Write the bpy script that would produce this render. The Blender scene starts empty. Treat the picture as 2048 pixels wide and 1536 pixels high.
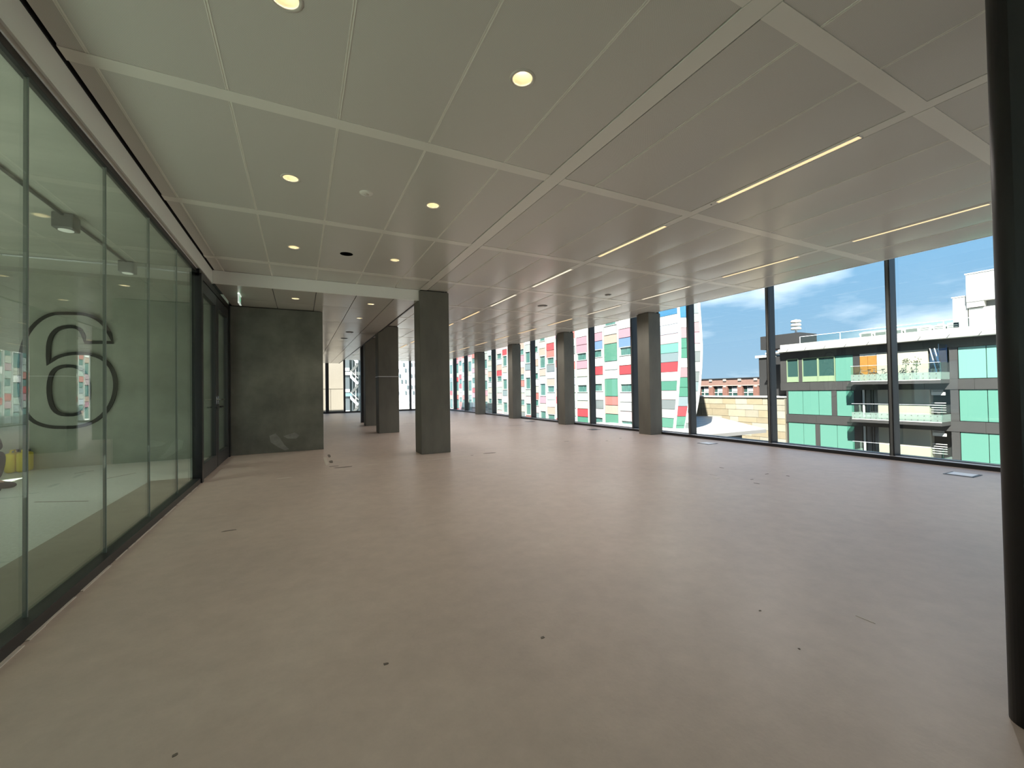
import bpy, bmesh, math, random
from mathutils import Vector, Matrix
random.seed(7)
S = bpy.context.scene
C = S.collection
# ------------------------------------------------------------------ camera
cam_d = bpy.data.cameras.new('camera')
cam = bpy.data.objects.new('camera', cam_d); C.objects.link(cam)
cam_d.sensor_width = 36.0; cam_d.lens = 828.946 / 2048 * 36.0
cam_d.clip_start = 0.02; cam_d.clip_end = 2000
RT = Vector((0.89058334, -0.45455443, -0.015543)); DN = Vector((-0.00700904, 0.02045351, -0.99976624)); FW = Vector((0.45476608, 0.8904841, 0.01502957))
cam.matrix_world = Matrix(((RT.x, -DN.x, -FW.x, 0), (RT.y, -DN.y, -FW.y, 0), (RT.z, -DN.z, -FW.z, 1.1), (0, 0, 0, 1)))
S.camera = cam
# ------------------------------------------------------------------ sky
W = bpy.data.worlds.new('world'); S.world = W; W.use_nodes = True
wn = W.node_tree.nodes; wl = W.node_tree.links; wn.clear()
def wnode(t, **k):
    n = wn.new(t)
    for a, b in k.items(): setattr(n, a, b)
    return n
tc = wnode('ShaderNodeTexCoord'); sep = wnode('ShaderNodeSeparateXYZ'); wl.new(tc.outputs['Generated'], sep.inputs[0])
ramp = wnode('ShaderNodeValToRGB'); wl.new(sep.outputs[2], ramp.inputs[0])
e = ramp.color_ramp.elements
e[0].position = 0.0; e[0].color = (.20, .30, .40, 1); e[1].position = 0.8; e[1].color = (.085, .19, .40, 1)
x = e.new(0.13); x.color = (.155, .275, .40, 1); x = e.new(0.27); x.color = (.115, .255, .415, 1)
mp = wnode('ShaderNodeMapping'); mp.inputs['Scale'].default_value = (1.0, 1.0, 3.2); mp.inputs['Location'].default_value = (3.1, .4, .2)
wl.new(tc.outputs['Generated'], mp.inputs[0])
nz = wnode('ShaderNodeTexNoise'); nz.inputs['Scale'].default_value = 3.0; nz.inputs['Detail'].default_value = 6; nz.inputs['Roughness'].default_value = .55
wl.new(mp.outputs[0], nz.inputs['Vector'])
cr = wnode('ShaderNodeValToRGB'); cr.color_ramp.elements[0].position = .5; cr.color_ramp.elements[1].position = .72
wl.new(nz.outputs[0], cr.inputs[0])
cm = wnode('ShaderNodeMath', operation='MULTIPLY'); wl.new(cr.outputs[0], cm.inputs[0]); cm.inputs[1].default_value = .62
mixw = wnode('ShaderNodeMix', data_type='RGBA'); wl.new(cm.outputs[0], mixw.inputs[0]); wl.new(ramp.outputs[0], mixw.inputs[6]); mixw.inputs[7].default_value = (.80, .84, .88, 1)
bg = wnode('ShaderNodeBackground'); bg.inputs[1].default_value = .68; wl.new(mixw.outputs[2], bg.inputs[0])
wo = wnode('ShaderNodeOutputWorld'); wl.new(bg.outputs[0], wo.inputs[0])
# ------------------------------------------------------------------ sun
sd = bpy.data.lights.new('sun', 'SUN'); sd.energy = 6.4; sd.angle = math.radians(.55); sd.color = (1, .965, .9)
sun = bpy.data.objects.new('sun', sd); C.objects.link(sun)
sun.rotation_euler = Vector((1.57, 1.05, -1.7)).to_track_quat('-Z', 'Y').to_euler()
# ------------------------------------------------------------------ exposure
S.view_settings.view_transform = 'Standard'; S.view_settings.look = 'None'
S.view_settings.exposure = 1.75; S.view_settings.gamma = 1.0; S.view_settings.use_curve_mapping = False
LAMP_W = 4.0
LINEAR_W = 4.3
cy = S.cycles
cy.use_denoising = True; cy.max_bounces = 10; cy.diffuse_bounces = 6; cy.glossy_bounces = 4; cy.transmission_bounces = 4
cy.transparent_max_bounces = 20; cy.caustics_reflective = False; cy.caustics_refractive = False; cy.sample_clamp_indirect = 6

# ================================================================== helpers
def mat(name, col, rough=.6, metal=0.0, spec=.5, noise=None, bump=None, emit=None, coat=0.0):
    m = bpy.data.materials.new(name); m.use_nodes = True
    nt = m.node_tree; b = nt.nodes['Principled BSDF']
    b.inputs['Base Color'].default_value = (*col, 1); b.inputs['Roughness'].default_value = rough
    b.inputs['Metallic'].default_value = metal; b.inputs['Specular IOR Level'].default_value = spec
    b.inputs['Coat Weight'].default_value = coat
    if emit:
        b.inputs['Emission Color'].default_value = (*emit[0], 1); b.inputs['Emission Strength'].default_value = emit[1]
    if noise or bump:
        t = nt.nodes.new('ShaderNodeTexCoord')
    if noise:                                   # (scale, amount, [stretch])
        v = t.outputs['Object']
        if len(noise) > 2:
            q = nt.nodes.new('ShaderNodeMapping'); q.inputs['Scale'].default_value = noise[2]; nt.links.new(v, q.inputs[0]); v = q.outputs[0]
        n = nt.nodes.new('ShaderNodeTexNoise'); n.inputs['Scale'].default_value = noise[0]; n.inputs['Detail'].default_value = 7; n.inputs['Roughness'].default_value = .6
        nt.links.new(v, n.inputs['Vector'])
        r = nt.nodes.new('ShaderNodeMapRange'); r.inputs[1].default_value = .3; r.inputs[2].default_value = .7
        r.inputs[3].default_value = 1 - noise[1]; r.inputs[4].default_value = 1 + noise[1]; nt.links.new(n.outputs[0], r.inputs[0])
        mu = nt.nodes.new('ShaderNodeVectorMath'); mu.operation = 'SCALE'; mu.inputs[0].default_value = col
        nt.links.new(r.outputs[0], mu.inputs['Scale']); nt.links.new(mu.outputs[0], b.inputs['Base Color'])
    if bump:                                    # (scale, strength)
        n = nt.nodes.new('ShaderNodeTexNoise'); n.inputs['Scale'].default_value = bump[0]; n.inputs['Detail'].default_value = 4
        nt.links.new(t.outputs['Object'], n.inputs['Vector'])
        bp = nt.nodes.new('ShaderNodeBump'); bp.inputs['Strength'].default_value = bump[1]; bp.inputs['Distance'].default_value = .01
        nt.links.new(n.outputs[0], bp.inputs['Height']); nt.links.new(bp.outputs[0], b.inputs['Normal'])
    return m

def glass(name, tint, f0=.04, extra=None, haze=0.0, rough=0.0):
    """thin pane: clear through, Schlick reflection on both faces"""
    m = bpy.data.materials.new(name); m.use_nodes = True
    nt = m.node_tree; nt.nodes.clear(); N = nt.nodes.new; L = nt.links.new
    g = N('ShaderNodeNewGeometry'); d = N('ShaderNodeVectorMath'); d.operation = 'DOT_PRODUCT'; L(g.outputs['Normal'], d.inputs[0]); L(g.outputs['Incoming'], d.inputs[1])
    a = N('ShaderNodeMath'); a.operation = 'ABSOLUTE'; L(d.outputs['Value'], a.inputs[0])
    s = N('ShaderNodeMath'); s.operation = 'SUBTRACT'; s.inputs[0].default_value = 1; L(a.outputs[0], s.inputs[1])
    p = N('ShaderNodeMath'); p.operation = 'POWER'; L(s.outputs[0], p.inputs[0]); p.inputs[1].default_value = 5
    q = N('ShaderNodeMath'); q.operation = 'MULTIPLY_ADD'; L(p.outputs[0], q.inputs[0]); q.inputs[1].default_value = 1 - f0; q.inputs[2].default_value = f0
    t = N('ShaderNodeBsdfTransparent'); t.inputs[0].default_value = (*tint, 1)
    gl = N('ShaderNodeBsdfGlossy'); gl.inputs['Roughness'].default_value = rough; gl.inputs[0].default_value = (.95, 1, .97, 1)
    mx = N('ShaderNodeMixShader'); L(q.outputs[0], mx.inputs[0]); L(gl.outputs[0], mx.inputs[2])
    if haze:
        df = N('ShaderNodeBsdfDiffuse'); df.inputs[0].default_value = (*extra, 1)
        m2 = N('ShaderNodeMixShader'); m2.inputs[0].default_value = haze; L(t.outputs[0], m2.inputs[1]); L(df.outputs[0], m2.inputs[2]); L(m2.outputs[0], mx.inputs[1])
    else: L(t.outputs[0], mx.inputs[1])
    o = N('ShaderNodeOutputMaterial'); L(mx.outputs[0], o.inputs[0])
    return m

def wpos(o):
    p = Vector((0, 0, 0))
    while o is not None: p += o.location; o = o.parent
    return p
def tag(o, label=None, cat=None, group=None, kind=None):
    if label: o['label'] = label
    if cat: o['category'] = cat
    if group: o['group'] = group
    if kind: o['kind'] = kind
    return o
def thing(name, loc, label=None, cat=None, group=None, kind=None, parent=None):
    o = bpy.data.objects.new(name, None); C.objects.link(o); o.location = loc; o.empty_display_size = .1
    if parent: o.parent = parent; o.location = Vector(loc) - wpos(parent)
    return tag(o, label, cat, group, kind)
def obj(name, bm, m, parent=None, smooth=False, kind=None, label=None):
    """a mesh object from world-space bmesh; origin at parent's base or at the mesh centre"""
    me = bpy.data.meshes.new(name)
    if parent is not None: off = wpos(parent)
    else:
        vs = [v.co for v in bm.verts]
        off = Vector([(min(v[i] for v in vs) + max(v[i] for v in vs)) / 2 for i in range(3)]); off.z = min(v.z for v in vs)
    bmesh.ops.translate(bm, verts=bm.verts, vec=-off)
    if smooth:
        for f in bm.faces: f.smooth = True
    bm.to_mesh(me); bm.free()
    for mm in (m if isinstance(m, (list, tuple)) else [m]): me.materials.append(mm)
    o = bpy.data.objects.new(name, me); C.objects.link(o)
    if parent is not None: o.parent = parent
    else: o.location = off
    if kind: o['kind'] = kind
    if label: o['label'] = label
    return o
def bx(bm, x0, x1, y0, y1, z0, z1, bev=0.0, mi=0):
    g = bmesh.ops.create_cube(bm, size=1)
    vs = g['verts']
    for v in vs:
        v.co = Vector(((x0 + x1) / 2 + v.co.x * (x1 - x0), (y0 + y1) / 2 + v.co.y * (y1 - y0), (z0 + z1) / 2 + v.co.z * (z1 - z0)))
    if mi:
        for f in {f for v in vs for f in v.link_faces}: f.material_index = mi
    if bev:
        es = list({e for v in vs for e in v.link_edges})
        bmesh.ops.bevel(bm, geom=es, offset=bev, segments=2, affect='EDGES', profile=.5)
    return bm
def box(name, m, parent, x0, x1, y0, y1, z0, z1, bev=0.0, kind=None, label=None):
    return obj(name, bx(bmesh.new(), x0, x1, y0, y1, z0, z1, bev), m, parent, kind=kind, label=label)
def cyl(bm, p0, p1, r0, r1=None, n=16, cap=True):
    p0 = Vector(p0); p1 = Vector(p1); d = p1 - p0
    g = bmesh.ops.create_cone(bm, cap_ends=cap, segments=n, radius1=r0, radius2=r0 if r1 is None else r1, depth=d.length)
    M = Matrix.Translation((p0 + p1) / 2) @ d.to_track_quat('Z', 'Y').to_matrix().to_4x4()
    bmesh.ops.transform(bm, matrix=M, verts=g['verts'])
    return bm
def tube(bm, pts, r, n=8):
    for a, b in zip(pts, pts[1:]): cyl(bm, a, b, r, n=n)
    return bm
def lathe(bm, prof, c, n=24):
    """prof: (radius, z) list revolved about vertical axis at c"""
    rings = []
    for r, z in prof:
        rings.append([bm.verts.new((c[0] + r * math.cos(2 * math.pi * i / n), c[1] + r * math.sin(2 * math.pi * i / n), c[2] + z)) for i in range(n)])
    for a, b in zip(rings, rings[1:]):
        for i in range(n):
            j = (i + 1) % n; bm.faces.new((a[i], a[j], b[j], b[i]))
    return bm
def sweep(bm, pts, r, n=8):
    rings = [[bm.verts.new(p + Vector((r * math.cos(2 * math.pi * k / n), r * math.sin(2 * math.pi * k / n), 0))) for k in range(n)] for p in pts]
    for a, b in zip(rings, rings[1:]):
        for k in range(n): bm.faces.new((a[k], a[(k + 1) % n], b[(k + 1) % n], b[k]))
    bmesh.ops.recalc_face_normals(bm, faces=bm.faces)
    return bm
def prism(bm, poly, z0, z1):
    lo = [bm.verts.new((x, y, z0)) for x, y in poly]; hi = [bm.verts.new((x, y, z1)) for x, y in poly]
    n = len(poly)
    for i in range(n): bm.faces.new((lo[i], lo[(i + 1) % n], hi[(i + 1) % n], hi[i]))
    bm.faces.new(hi); bm.faces.new(lo[::-1]); bmesh.ops.recalc_face_normals(bm, faces=bm.faces)
    return bm
def quadslab(bm, q, nrm, t):
    """thick tile from 4 corners, extruded along nrm by t (towards nrm)"""
    n = Vector(nrm) * t
    a = [bm.verts.new(Vector(p)) for p in q]; b = [bm.verts.new(Vector(p) + n) for p in q]
    for i in range(4): bm.faces.new((a[i], a[(i + 1) % 4], b[(i + 1) % 4], b[i]))
    bm.faces.new(b); bm.faces.new(a[::-1]); bmesh.ops.recalc_face_normals(bm, faces=bm.faces)
    return bm
def copy_tree(o, parent=None):
    c = o.copy(); C.objects.link(c)
    if parent is not None: c.parent = parent
    for ch in o.children: copy_tree(ch, c)
    return c

# ================================================================== materials
def floor_material():
    m = mat('screed', (.4, .35, .3), .42, spec=.5)
    nt = m.node_tree; N = nt.nodes.new; L = nt.links.new; b = nt.nodes['Principled BSDF']
    t = N('ShaderNodeTexCoord')
    n1 = N('ShaderNodeTexNoise'); n1.inputs['Scale'].default_value = .55; n1.inputs['Detail'].default_value = 5; n1.inputs['Roughness'].default_value = .55; L(t.outputs['Object'], n1.inputs['Vector'])
    r1 = N('ShaderNodeValToRGB'); L(n1.outputs[0], r1.inputs[0])
    r1.color_ramp.elements[0].position = .32; r1.color_ramp.elements[0].color = (.47, .388, .338, 1)
    r1.color_ramp.elements[1].position = .7; r1.color_ramp.elements[1].color = (.555, .467, .405, 1)
    k = r1.color_ramp.elements.new(.5); k.color = (.525, .43, .37, 1)
    n2 = N('ShaderNodeTexNoise'); n2.inputs['Scale'].default_value = 7; n2.inputs['Detail'].default_value = 8; n2.inputs['Roughness'].default_value = .7; L(t.outputs['Object'], n2.inputs['Vector'])
    r2 = N('ShaderNodeMapRange'); L(n2.outputs[0], r2.inputs[0]); r2.inputs[1].default_value = .3; r2.inputs[2].default_value = .7; r2.inputs[3].default_value = .90; r2.inputs[4].default_value = 1.07
    s = N('ShaderNodeVectorMath'); s.operation = 'SCALE'; L(r1.outputs[0], s.inputs[0]); L(r2.outputs[0], s.inputs['Scale'])
    # small pale scrapes
    mp = N('ShaderNodeMapping'); mp.inputs['Scale'].default_value = (.6, 2.6, 1); mp.inputs['Rotation'].default_value = (0, 0, .5); L(t.outputs['Object'], mp.inputs[0])
    n3 = N('ShaderNodeTexNoise'); n3.inputs['Scale'].default_value = 2.4; n3.inputs['Detail'].default_value = 9; n3.inputs['Roughness'].default_value = .75; L(mp.outputs[0], n3.inputs['Vector'])
    r3 = N('ShaderNodeMapRange'); L(n3.outputs[0], r3.inputs[0]); r3.inputs[1].default_value = .66; r3.inputs[2].default_value = .74; r3.inputs[3].default_value = 0; r3.inputs[4].default_value = .35
    mx = N('ShaderNodeMix'); mx.data_type = 'RGBA'; L(r3.outputs[0], mx.inputs[0]); L(s.outputs[0], mx.inputs[6]); mx.inputs[7].default_value = (.6, .56, .5, 1)
    L(mx.outputs[2], b.inputs['Base Color'])
    n4 = N('ShaderNodeTexNoise'); n4.inputs['Scale'].default_value = 60; n4.inputs['Detail'].default_value = 4; L(t.outputs['Object'], n4.inputs['Vector'])
    bp = N('ShaderNodeBump'); bp.inputs['Strength'].default_value = .12; bp.inputs['Distance'].default_value = .004; L(n4.outputs[0], bp.inputs['Height']); L(bp.outputs[0], b.inputs['Normal'])
    return m
def panel_material():
    """white lacquered metal tray with fine perforations"""
    m = mat('perforated_panel', (.5, .485, .43), .24, spec=.55)
    nt = m.node_tree; N = nt.nodes.new; L = nt.links.new; b = nt.nodes['Principled BSDF']
    t = N('ShaderNodeTexCoord'); sp = N('ShaderNodeSeparateXYZ'); L(t.outputs['Object'], sp.inputs[0])
    fac = []
    for i in (0, 1):
        k = N('ShaderNodeMath'); k.operation = 'MULTIPLY'; L(sp.outputs[i], k.inputs[0]); k.inputs[1].default_value = 2 * math.pi / .0062
        sn = N('ShaderNodeMath'); sn.operation = 'SINE'; L(k.outputs[0], sn.inputs[0]); fac.append(sn)
    pr = N('ShaderNodeMath'); pr.operation = 'MULTIPLY'; L(fac[0].outputs[0], pr.inputs[0]); L(fac[1].outputs[0], pr.inputs[1])
    r = N('ShaderNodeMapRange'); L(pr.outputs[0], r.inputs[0]); r.inputs[1].default_value = .25; r.inputs[2].default_value = .6
    mx = N('ShaderNodeMix'); mx.data_type = 'RGBA'; L(r.outputs[0], mx.inputs[0]); mx.inputs[6].default_value = (.645, .625, .57, 1); mx.inputs[7].default_value = (.38, .368, .335, 1)
    L(mx.outputs[2], b.inputs['Base Color'])
    return m
M = {}
M['floor'] = floor_material()
M['panel'] = panel_material()
M['strip'] = mat('white_strip', (.76, .74, .67), .24)
M['joint'] = mat('joint_strip', (.78, .76, .69), .4)
M['white'] = mat('white_paint', (.92, .92, .87), .4)
M['lowsoffit'] = mat('soffit_paint', (.6, .6, .54), .35)
M['void'] = mat('ceiling_void', (.01, .01, .01), .9)
M['concrete'] = mat('concrete', (.2, .205, .175), .62, spec=.3, noise=(1.6, .32), bump=(9, .15))
M['concrete_col'] = mat('column_concrete', (.15, .146, .122), .6, spec=.3, noise=(2.2, .2, (1, 1, .35)), bump=(14, .12))
M['concrete_lobby'] = mat('lobby_concrete', (.52, .54, .46), .6, spec=.25, noise=(1.3, .2), bump=(6, .15))
M['lobby_ceiling'] = mat('lobby_ceiling', (.48, .49, .42), .65, spec=.25, noise=(1.1, .15, (.5, 2, 1)))
M['plaster'] = mat('plaster_patch', (.3, .31, .28), .7, noise=(5, .25))
M['numeral'] = mat('numeral_face', (.52, .54, .46), .6, noise=(3, .12))
M['numeral_edge_shade'] = mat('numeral_edge_shade', (.03, .032, .028), .7)
M['terrazzo'] = mat('lobby_floor', (.62, .68, .64), .35, noise=(40, .15))
M['matt'] = mat('lobby_strip_dark', (.26, .25, .2), .6, noise=(5, .1))
M['black'] = mat('black_metal', (.013, .013, .014), .38)
M['blackcol'] = mat('black_steel', (.008, .008, .008), .5)
M['grey'] = mat('grey_metal', (.12, .125, .12), .4)
M['darkgrey'] = mat('dark_grey_metal', (.035, .035, .036), .45)
M['chrome'] = mat('steel', (.6, .6, .58), .25, metal=1)
M['alu'] = mat('aluminium', (.8, .82, .85), .35)
M['sill'] = mat('white_sill', (.85, .87, .9), .4)
M['glasswall'] = glass('partition_glass', (.91, .94, .90), .055)
M['pane'] = glass('window_glass', (.965, .985, .975), .035)
M['railglass'] = glass('rail_glass', (.9, .97, .95), .04)
M['frit'] = glass('fritted_glass', (.82, .95, .9), .04, extra=(.24, .31, .275), haze=.5)
M['screenglass'] = glass('sky_tinted_screen_glass', (.3, .5, .75), .3)
M['seam'] = mat('silicone_seam', (.2, .22, .2), .4)
M['yellow'] = mat('yellow_plastic', (.95, .75, .02), .4)
M['dark_cloth'] = mat('dark_cloth', (.02, .02, .023), .9, noise=(30, .3))
M['trouser'] = mat('charcoal_cloth', (.028, .028, .032), .9, noise=(30, .3))
M['skin'] = mat('skin', (.55, .33, .24), .55)
M['hair'] = mat('hair', (.02, .015, .012), .6)
M['shoe'] = mat('shoe', (.015, .015, .017), .55)
M['scuff'] = mat('dark_scuff', (.17, .145, .12), .8)
M['pale_scuff'] = mat('pale_scuff', (.62, .57, .5), .8)
M['lens'] = mat('lamp_lens', (.9, .85, .7), .4, emit=((1, .82, .52), 1.2))
M['lens_dim'] = mat('box_lamp_lens', (.6, .6, .52), .3, emit=((.9, 1, .85), .12))
M['refl'] = mat('lamp_reflector', (.9, .86, .74), .3)
M['ring'] = mat('lamp_ring', (.6, .57, .5), .4)
M['linear'] = mat('linear_diffuser', (.9, .8, .6), .5, emit=((1, .66, .33), .33))
M['linear_cool'] = mat('linear_diffuser_pale', (.9, .85, .75), .5, emit=((1, .88, .68), .27))
M['exit_glass'] = mat('exit_plate', (.55, .8, .65), .2, emit=((.55, .8, .62), .1))
M['exit_green'] = mat('exit_green', (.05, .45, .2), .4, emit=((.1, .6, .3), .2))
M['exit_edge'] = mat('exit_edge', (.9, .95, .9), .3, emit=((.9, 1, .92), .14))
# ================================================================== room dimensions
CZ = 2.90                                       # main ceiling
LZ = 2.71                                       # lowered ceiling past the bulkhead
GX = -1.115                                     # face of the glazed partition
YB = -5.0                                       # back of the room behind the camera
YF = 24.4                                       # far window wall
ys = [1.165 + 1.795 * k for k in range(-3, 14)] # cross strips
# ------------------------------------------------------------------ floor
fl = box('floor', M['floor'], None, -1.16, 7.72, YB, YF + .1, -.3, 0, kind='structure')
marks = [  # x, y, length along x, length along y, dark?
 (.44, 7.95, .05, .45, 1), (.43, 7.25, .07, .3, 1), (.44, 6.78, .14, .05, 1), (.56, 6.62, .32, .07, 1), (.95, 6.62, .3, .03, 0),
 (2.1, 6.58, 1.0, .025, 0), (2.95, 6.70, .28, .06, 1), (2.6, 6.63, .06, .03, 1), (.36, 7.4, .06, 1.1, 0),
 (4.45, 3.35, .14, .02, 0), (4.6, 3.5, .02, .18, 0), (5.1, 3.75, .03, .1, 1), (5.2, 3.2, .12, .02, 1), (4.75, 3.1, .08, .02, 1),
 (5.3, 3.0, .05, .05, 1), (4.6, 2.95, .03, .1, 1), (5.75, 6.9, .1, .05, 1), (6.3, 7.1, .1, .05, 1), (5.0, 7.3, .2, .04, 1),
 (-.52, 4.05, .14, .03, 1), (-.2, 6.2, .25, .05, 0), (.95, 1.6, .03, .02, 1), (.3, 1.75, .03, .02, 1), (-.35, 1.62, .02, .02, 1),
 (1.85, 1.02, .012, .012, 1), (2.0, 1.28, .02, .012, 1), (2.35, 1.0, .008, .12, 0), (6.0, 11.5, .8, .05, 1), (4.2, 14.5, 3.4, .05, 1), (3.1, 9.8, .5, .04, 1)]
for i, (mx_, my_, lx, ly, dk) in enumerate(marks):
    r = random.Random(i); n = 9; bm = bmesh.new()
    pts = []
    for k in range(n):
        a = 2 * math.pi * k / n; q = r.uniform(.7, 1.0) if i < 10 else r.uniform(.5, .8)
        ca, sa = math.cos(a), math.sin(a)
        pts.append((mx_ + lx / 2 * q * (abs(ca) ** .6) * (1 if ca > 0 else -1), my_ + ly / 2 * q * (abs(sa) ** .6) * (1 if sa > 0 else -1)))
    obj('floor_mark', prism(bm, pts, 0.0, .0015), M['scuff'] if dk else M['pale_scuff'], fl)
# chipped pale screed edge along the glazed partition
bm = bmesh.new(); r = random.Random(3); yy = YB
while yy < 6.2:
    l = r.uniform(.12, .4); w = r.uniform(.004, .022); bx(bm, GX, GX + w, yy, yy + l, 0, .004); yy += l * r.uniform(1, 1.25)
obj('screed_edge', bm, M['pale_scuff'], fl)
# ------------------------------------------------------------------ ceiling
cei = thing('ceiling', (0, 0, CZ), kind='structure')
box('ceiling_slab', M['void'], cei, -1.3, 7.9, YB, YF, CZ + .22, CZ + .5)
XJ = [-1.098, -.98, -.372, .237, .842, 1.45, 1.88]
XR = [2.02, 2.343, 2.96, 3.57]
XR2 = [3.67, 4.287, 4.9, 5.51, 6.12]
XR3 = [6.22, 6.85, 7.53]
LOWY = 7.25
def panel_mesh(w, l, sag, seed, hole=None):
    bm = bmesh.new(); r = random.Random(seed)
    if hole is None:
        n = 8; tx, ty = r.uniform(-.0012, .0012), r.uniform(-.0012, .0012); g = []
        for i in range(n + 1):
            row = []
            for j in range(n + 1):
                u, v = 2 * i / n - 1, 2 * j / n - 1
                z = -sag * (1 - abs(u) ** 2.2) * (1 - abs(v) ** 2.5) + (tx * u + ty * v * .3)
                row.append(bm.verts.new((u * w / 2, v * l / 2, z)))
            g.append(row)
        for i in range(n):
            for j in range(n): bm.faces.new((g[i][j], g[i][j + 1], g[i + 1][j + 1], g[i + 1][j])).smooth = True
        edge = [g[i][0] for i in range(n + 1)] + [g[n][j] for j in range(1, n + 1)] + [g[i][n] for i in range(n - 1, -1, -1)] + [g[0][j] for j in range(n - 1, 0, -1)]
    else:
        hx, hy, hr = hole
        edge = [bm.verts.new(p) for p in ((-w / 2, -l / 2, 0), (w / 2, -l / 2, 0), (w / 2, l / 2, 0), (-w / 2, l / 2, 0))]
        ring = [bm.verts.new((hx + hr * math.cos(2 * math.pi * k / 28), hy + hr * math.sin(2 * math.pi * k / 28), 0)) for k in range(28)]
        es = [bm.edges.new((edge[k], edge[(k + 1) % 4])) for k in range(4)] + [bm.edges.new((ring[k], ring[(k + 1) % 28])) for k in range(28)]
        bmesh.ops.triangle_fill(bm, use_beauty=True, use_dissolve=False, edges=es)
        for f in bm.faces:
            f.normal_update()
            if f.normal.z > 0: f.normal_flip()
    up = [bm.verts.new((v.co.x, v.co.y, .03)) for v in edge]; lo_ = [bm.verts.new(v.co) for v in edge]   # separate rim keeps the tray's shading flat at its edges
    for k in range(len(edge)):
        j = (k + 1) % len(edge); bm.faces.new((lo_[k], lo_[j], up[j], up[k]))
    me = bpy.data.meshes.new('ceiling_panel'); bm.to_mesh(me); bm.free(); me.materials.append(M['panel'])
    return me
_pc = {}
def put_panel(x0, x1, y0, y1, z, parent, hole=None, name='ceiling_panel'):
    w, l = x1 - x0 - .011, y1 - y0 - .004
    cx, cyy = (x0 + x1) / 2, (y0 + y1) / 2
    if hole: me = panel_mesh(w, l, 0, 0, (hole[0] - cx, hole[1] - cyy, hole[2]))
    else:
        key = (round(w, 3), round(l, 2), random.randrange(4))
        if key not in _pc: _pc[key] = panel_mesh(w, l, .0065 if w > .5 else .0012, len(_pc))
        me = _pc[key]
    o = bpy.data.objects.new(name, me); C.objects.link(o); o.parent = parent
    o.location = Vector((cx, cyy, z)) - wpos(parent)
    return o
DOWN = [(-.05, 2.11), (1.156, 2.07), (-.06, 3.888), (1.155, 3.882), (-.06, 5.72), (1.16, 5.723)]
HOLE = [(.545, 5.73, .08)]
def find_hole(x0, x1, y0, y1):
    for a, b in DOWN:
        if x0 < a < x1 and y0 < b < y1: return (a, b, .066)
    for a, b, c_ in HOLE:
        if x0 < a < x1 and y0 < b < y1: return (a, b, c_)
for k, y0 in enumerate(ys[:-1]):
    y1 = ys[k + 1]
    if y1 > YF + .5: break
    for row in (XJ, XR, XR2, XR3):
        for a, b in zip(row, row[1:]):
            ya, yb = y0 + .05, y1 - .05
            if row is XJ:
                if y0 >= LOWY: continue
                yb = min(yb, LOWY)
            yb = min(yb, YF - .05)
            if yb - ya < .05: continue
            put_panel(a, b, ya, yb, CZ, cei, find_hole(a, b, ya, yb))
for y0 in ys:                                    # cross strips
    if y0 > YF: break
    for a, b in ((-1.098, 1.88), (2.02, 3.57), (3.67, 6.12), (6.22, 7.53)):
        if a < 0 and y0 > LOWY: continue
        box('cross_strip', M['strip'], cei, a, b, y0 - .0525, y0 + .0525, CZ - .004, CZ + .02)
box('beam_strip', M['strip'], cei, 1.884, 2.016, YB, YF - .02, CZ - .004, CZ + .03, .003)
for a in (3.57, 6.12): box('light_strip', M['strip'], cei, a + .003, a + .097, YB, YF - .02, CZ - .002, CZ + .02)
for a in XJ[1:-1] + XR[1:-1] + XR2[1:-1] + XR3[1:-1]:
    ye = LOWY if a < 1.88 else YF - .05
    bm = bmesh.new(); bx(bm, a - .0085, a - .0035, YB, ye, CZ - .002, CZ + .02); bx(bm, a + .0035, a + .0085, YB, ye, CZ - .002, CZ + .02); bx(bm, a - .004, a + .004, YB, ye, CZ + .001, CZ + .02)
    obj('joint_bar', bm, M['joint'], cei)
box('edge_fascia', M['white'], cei, 7.53, 7.55, YB, YF, CZ - .004, CZ + .2)
# lowered ceiling over the passage
low = thing('ceiling', (0, 0, LZ), kind='structure')
yl = [LOWY + .012] + [q for q in ys if q > LOWY + .4 and q < YF] + [YF - .03]
for a, b in zip(yl, yl[1:]):
    for p, q in zip([-1.098, -.372, .237, .842, 1.45], [-.372, .237, .842, 1.45, 1.875]):
        hole = None
        if q < .45 and a > 9: continue         # the concrete core stands here
        bb = min(b, 8.95) if q < .45 else b
        hy = [(c_, d) for c_, d in ((-.063, 7.887), (1.153, 7.86), (1.151, 9.45)) if p < c_ < q and a < d < b]
        put_panel(p, q, a + .003, bb - .003, LZ, low, (*hy[0], .062) if hy else None)
box('edge_gap_shade', M['black'], low, 1.877, 1.9, LOWY + .3, YF, LZ - .012, LZ + .012)  # black strip painted for the shade in the ceiling edge gap
box('edge_riser', M['white'], low, 1.879, 1.889, LOWY, YF, LZ, CZ + .02)
# white bulkhead across the ceiling step and along the glazed partition
box('trim_1', M['white'], None, -1.11, 1.888, LOWY - .012, LOWY + .01, LZ - .004, CZ - .004, kind='structure')
t2 = thing('trim_2', (GX, 2, LZ - .01), kind='structure')
box('bulkhead_face', M['white'], t2, -1.127, -1.113, YB, LOWY, LZ - .01, CZ - .012)
box('bulkhead_soffit', M['strip'], t2, -1.16, -1.127, YB, LOWY, LZ - .01, LZ)
box('bead', M['alu'], t2, -1.152, -1.147, YB, 8.93, 2.69, LZ - .008)
box('shadow_gap', M['void'], t2, -1.3, -1.113, YB, 8.93, CZ - .004, CZ + .2)
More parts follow.
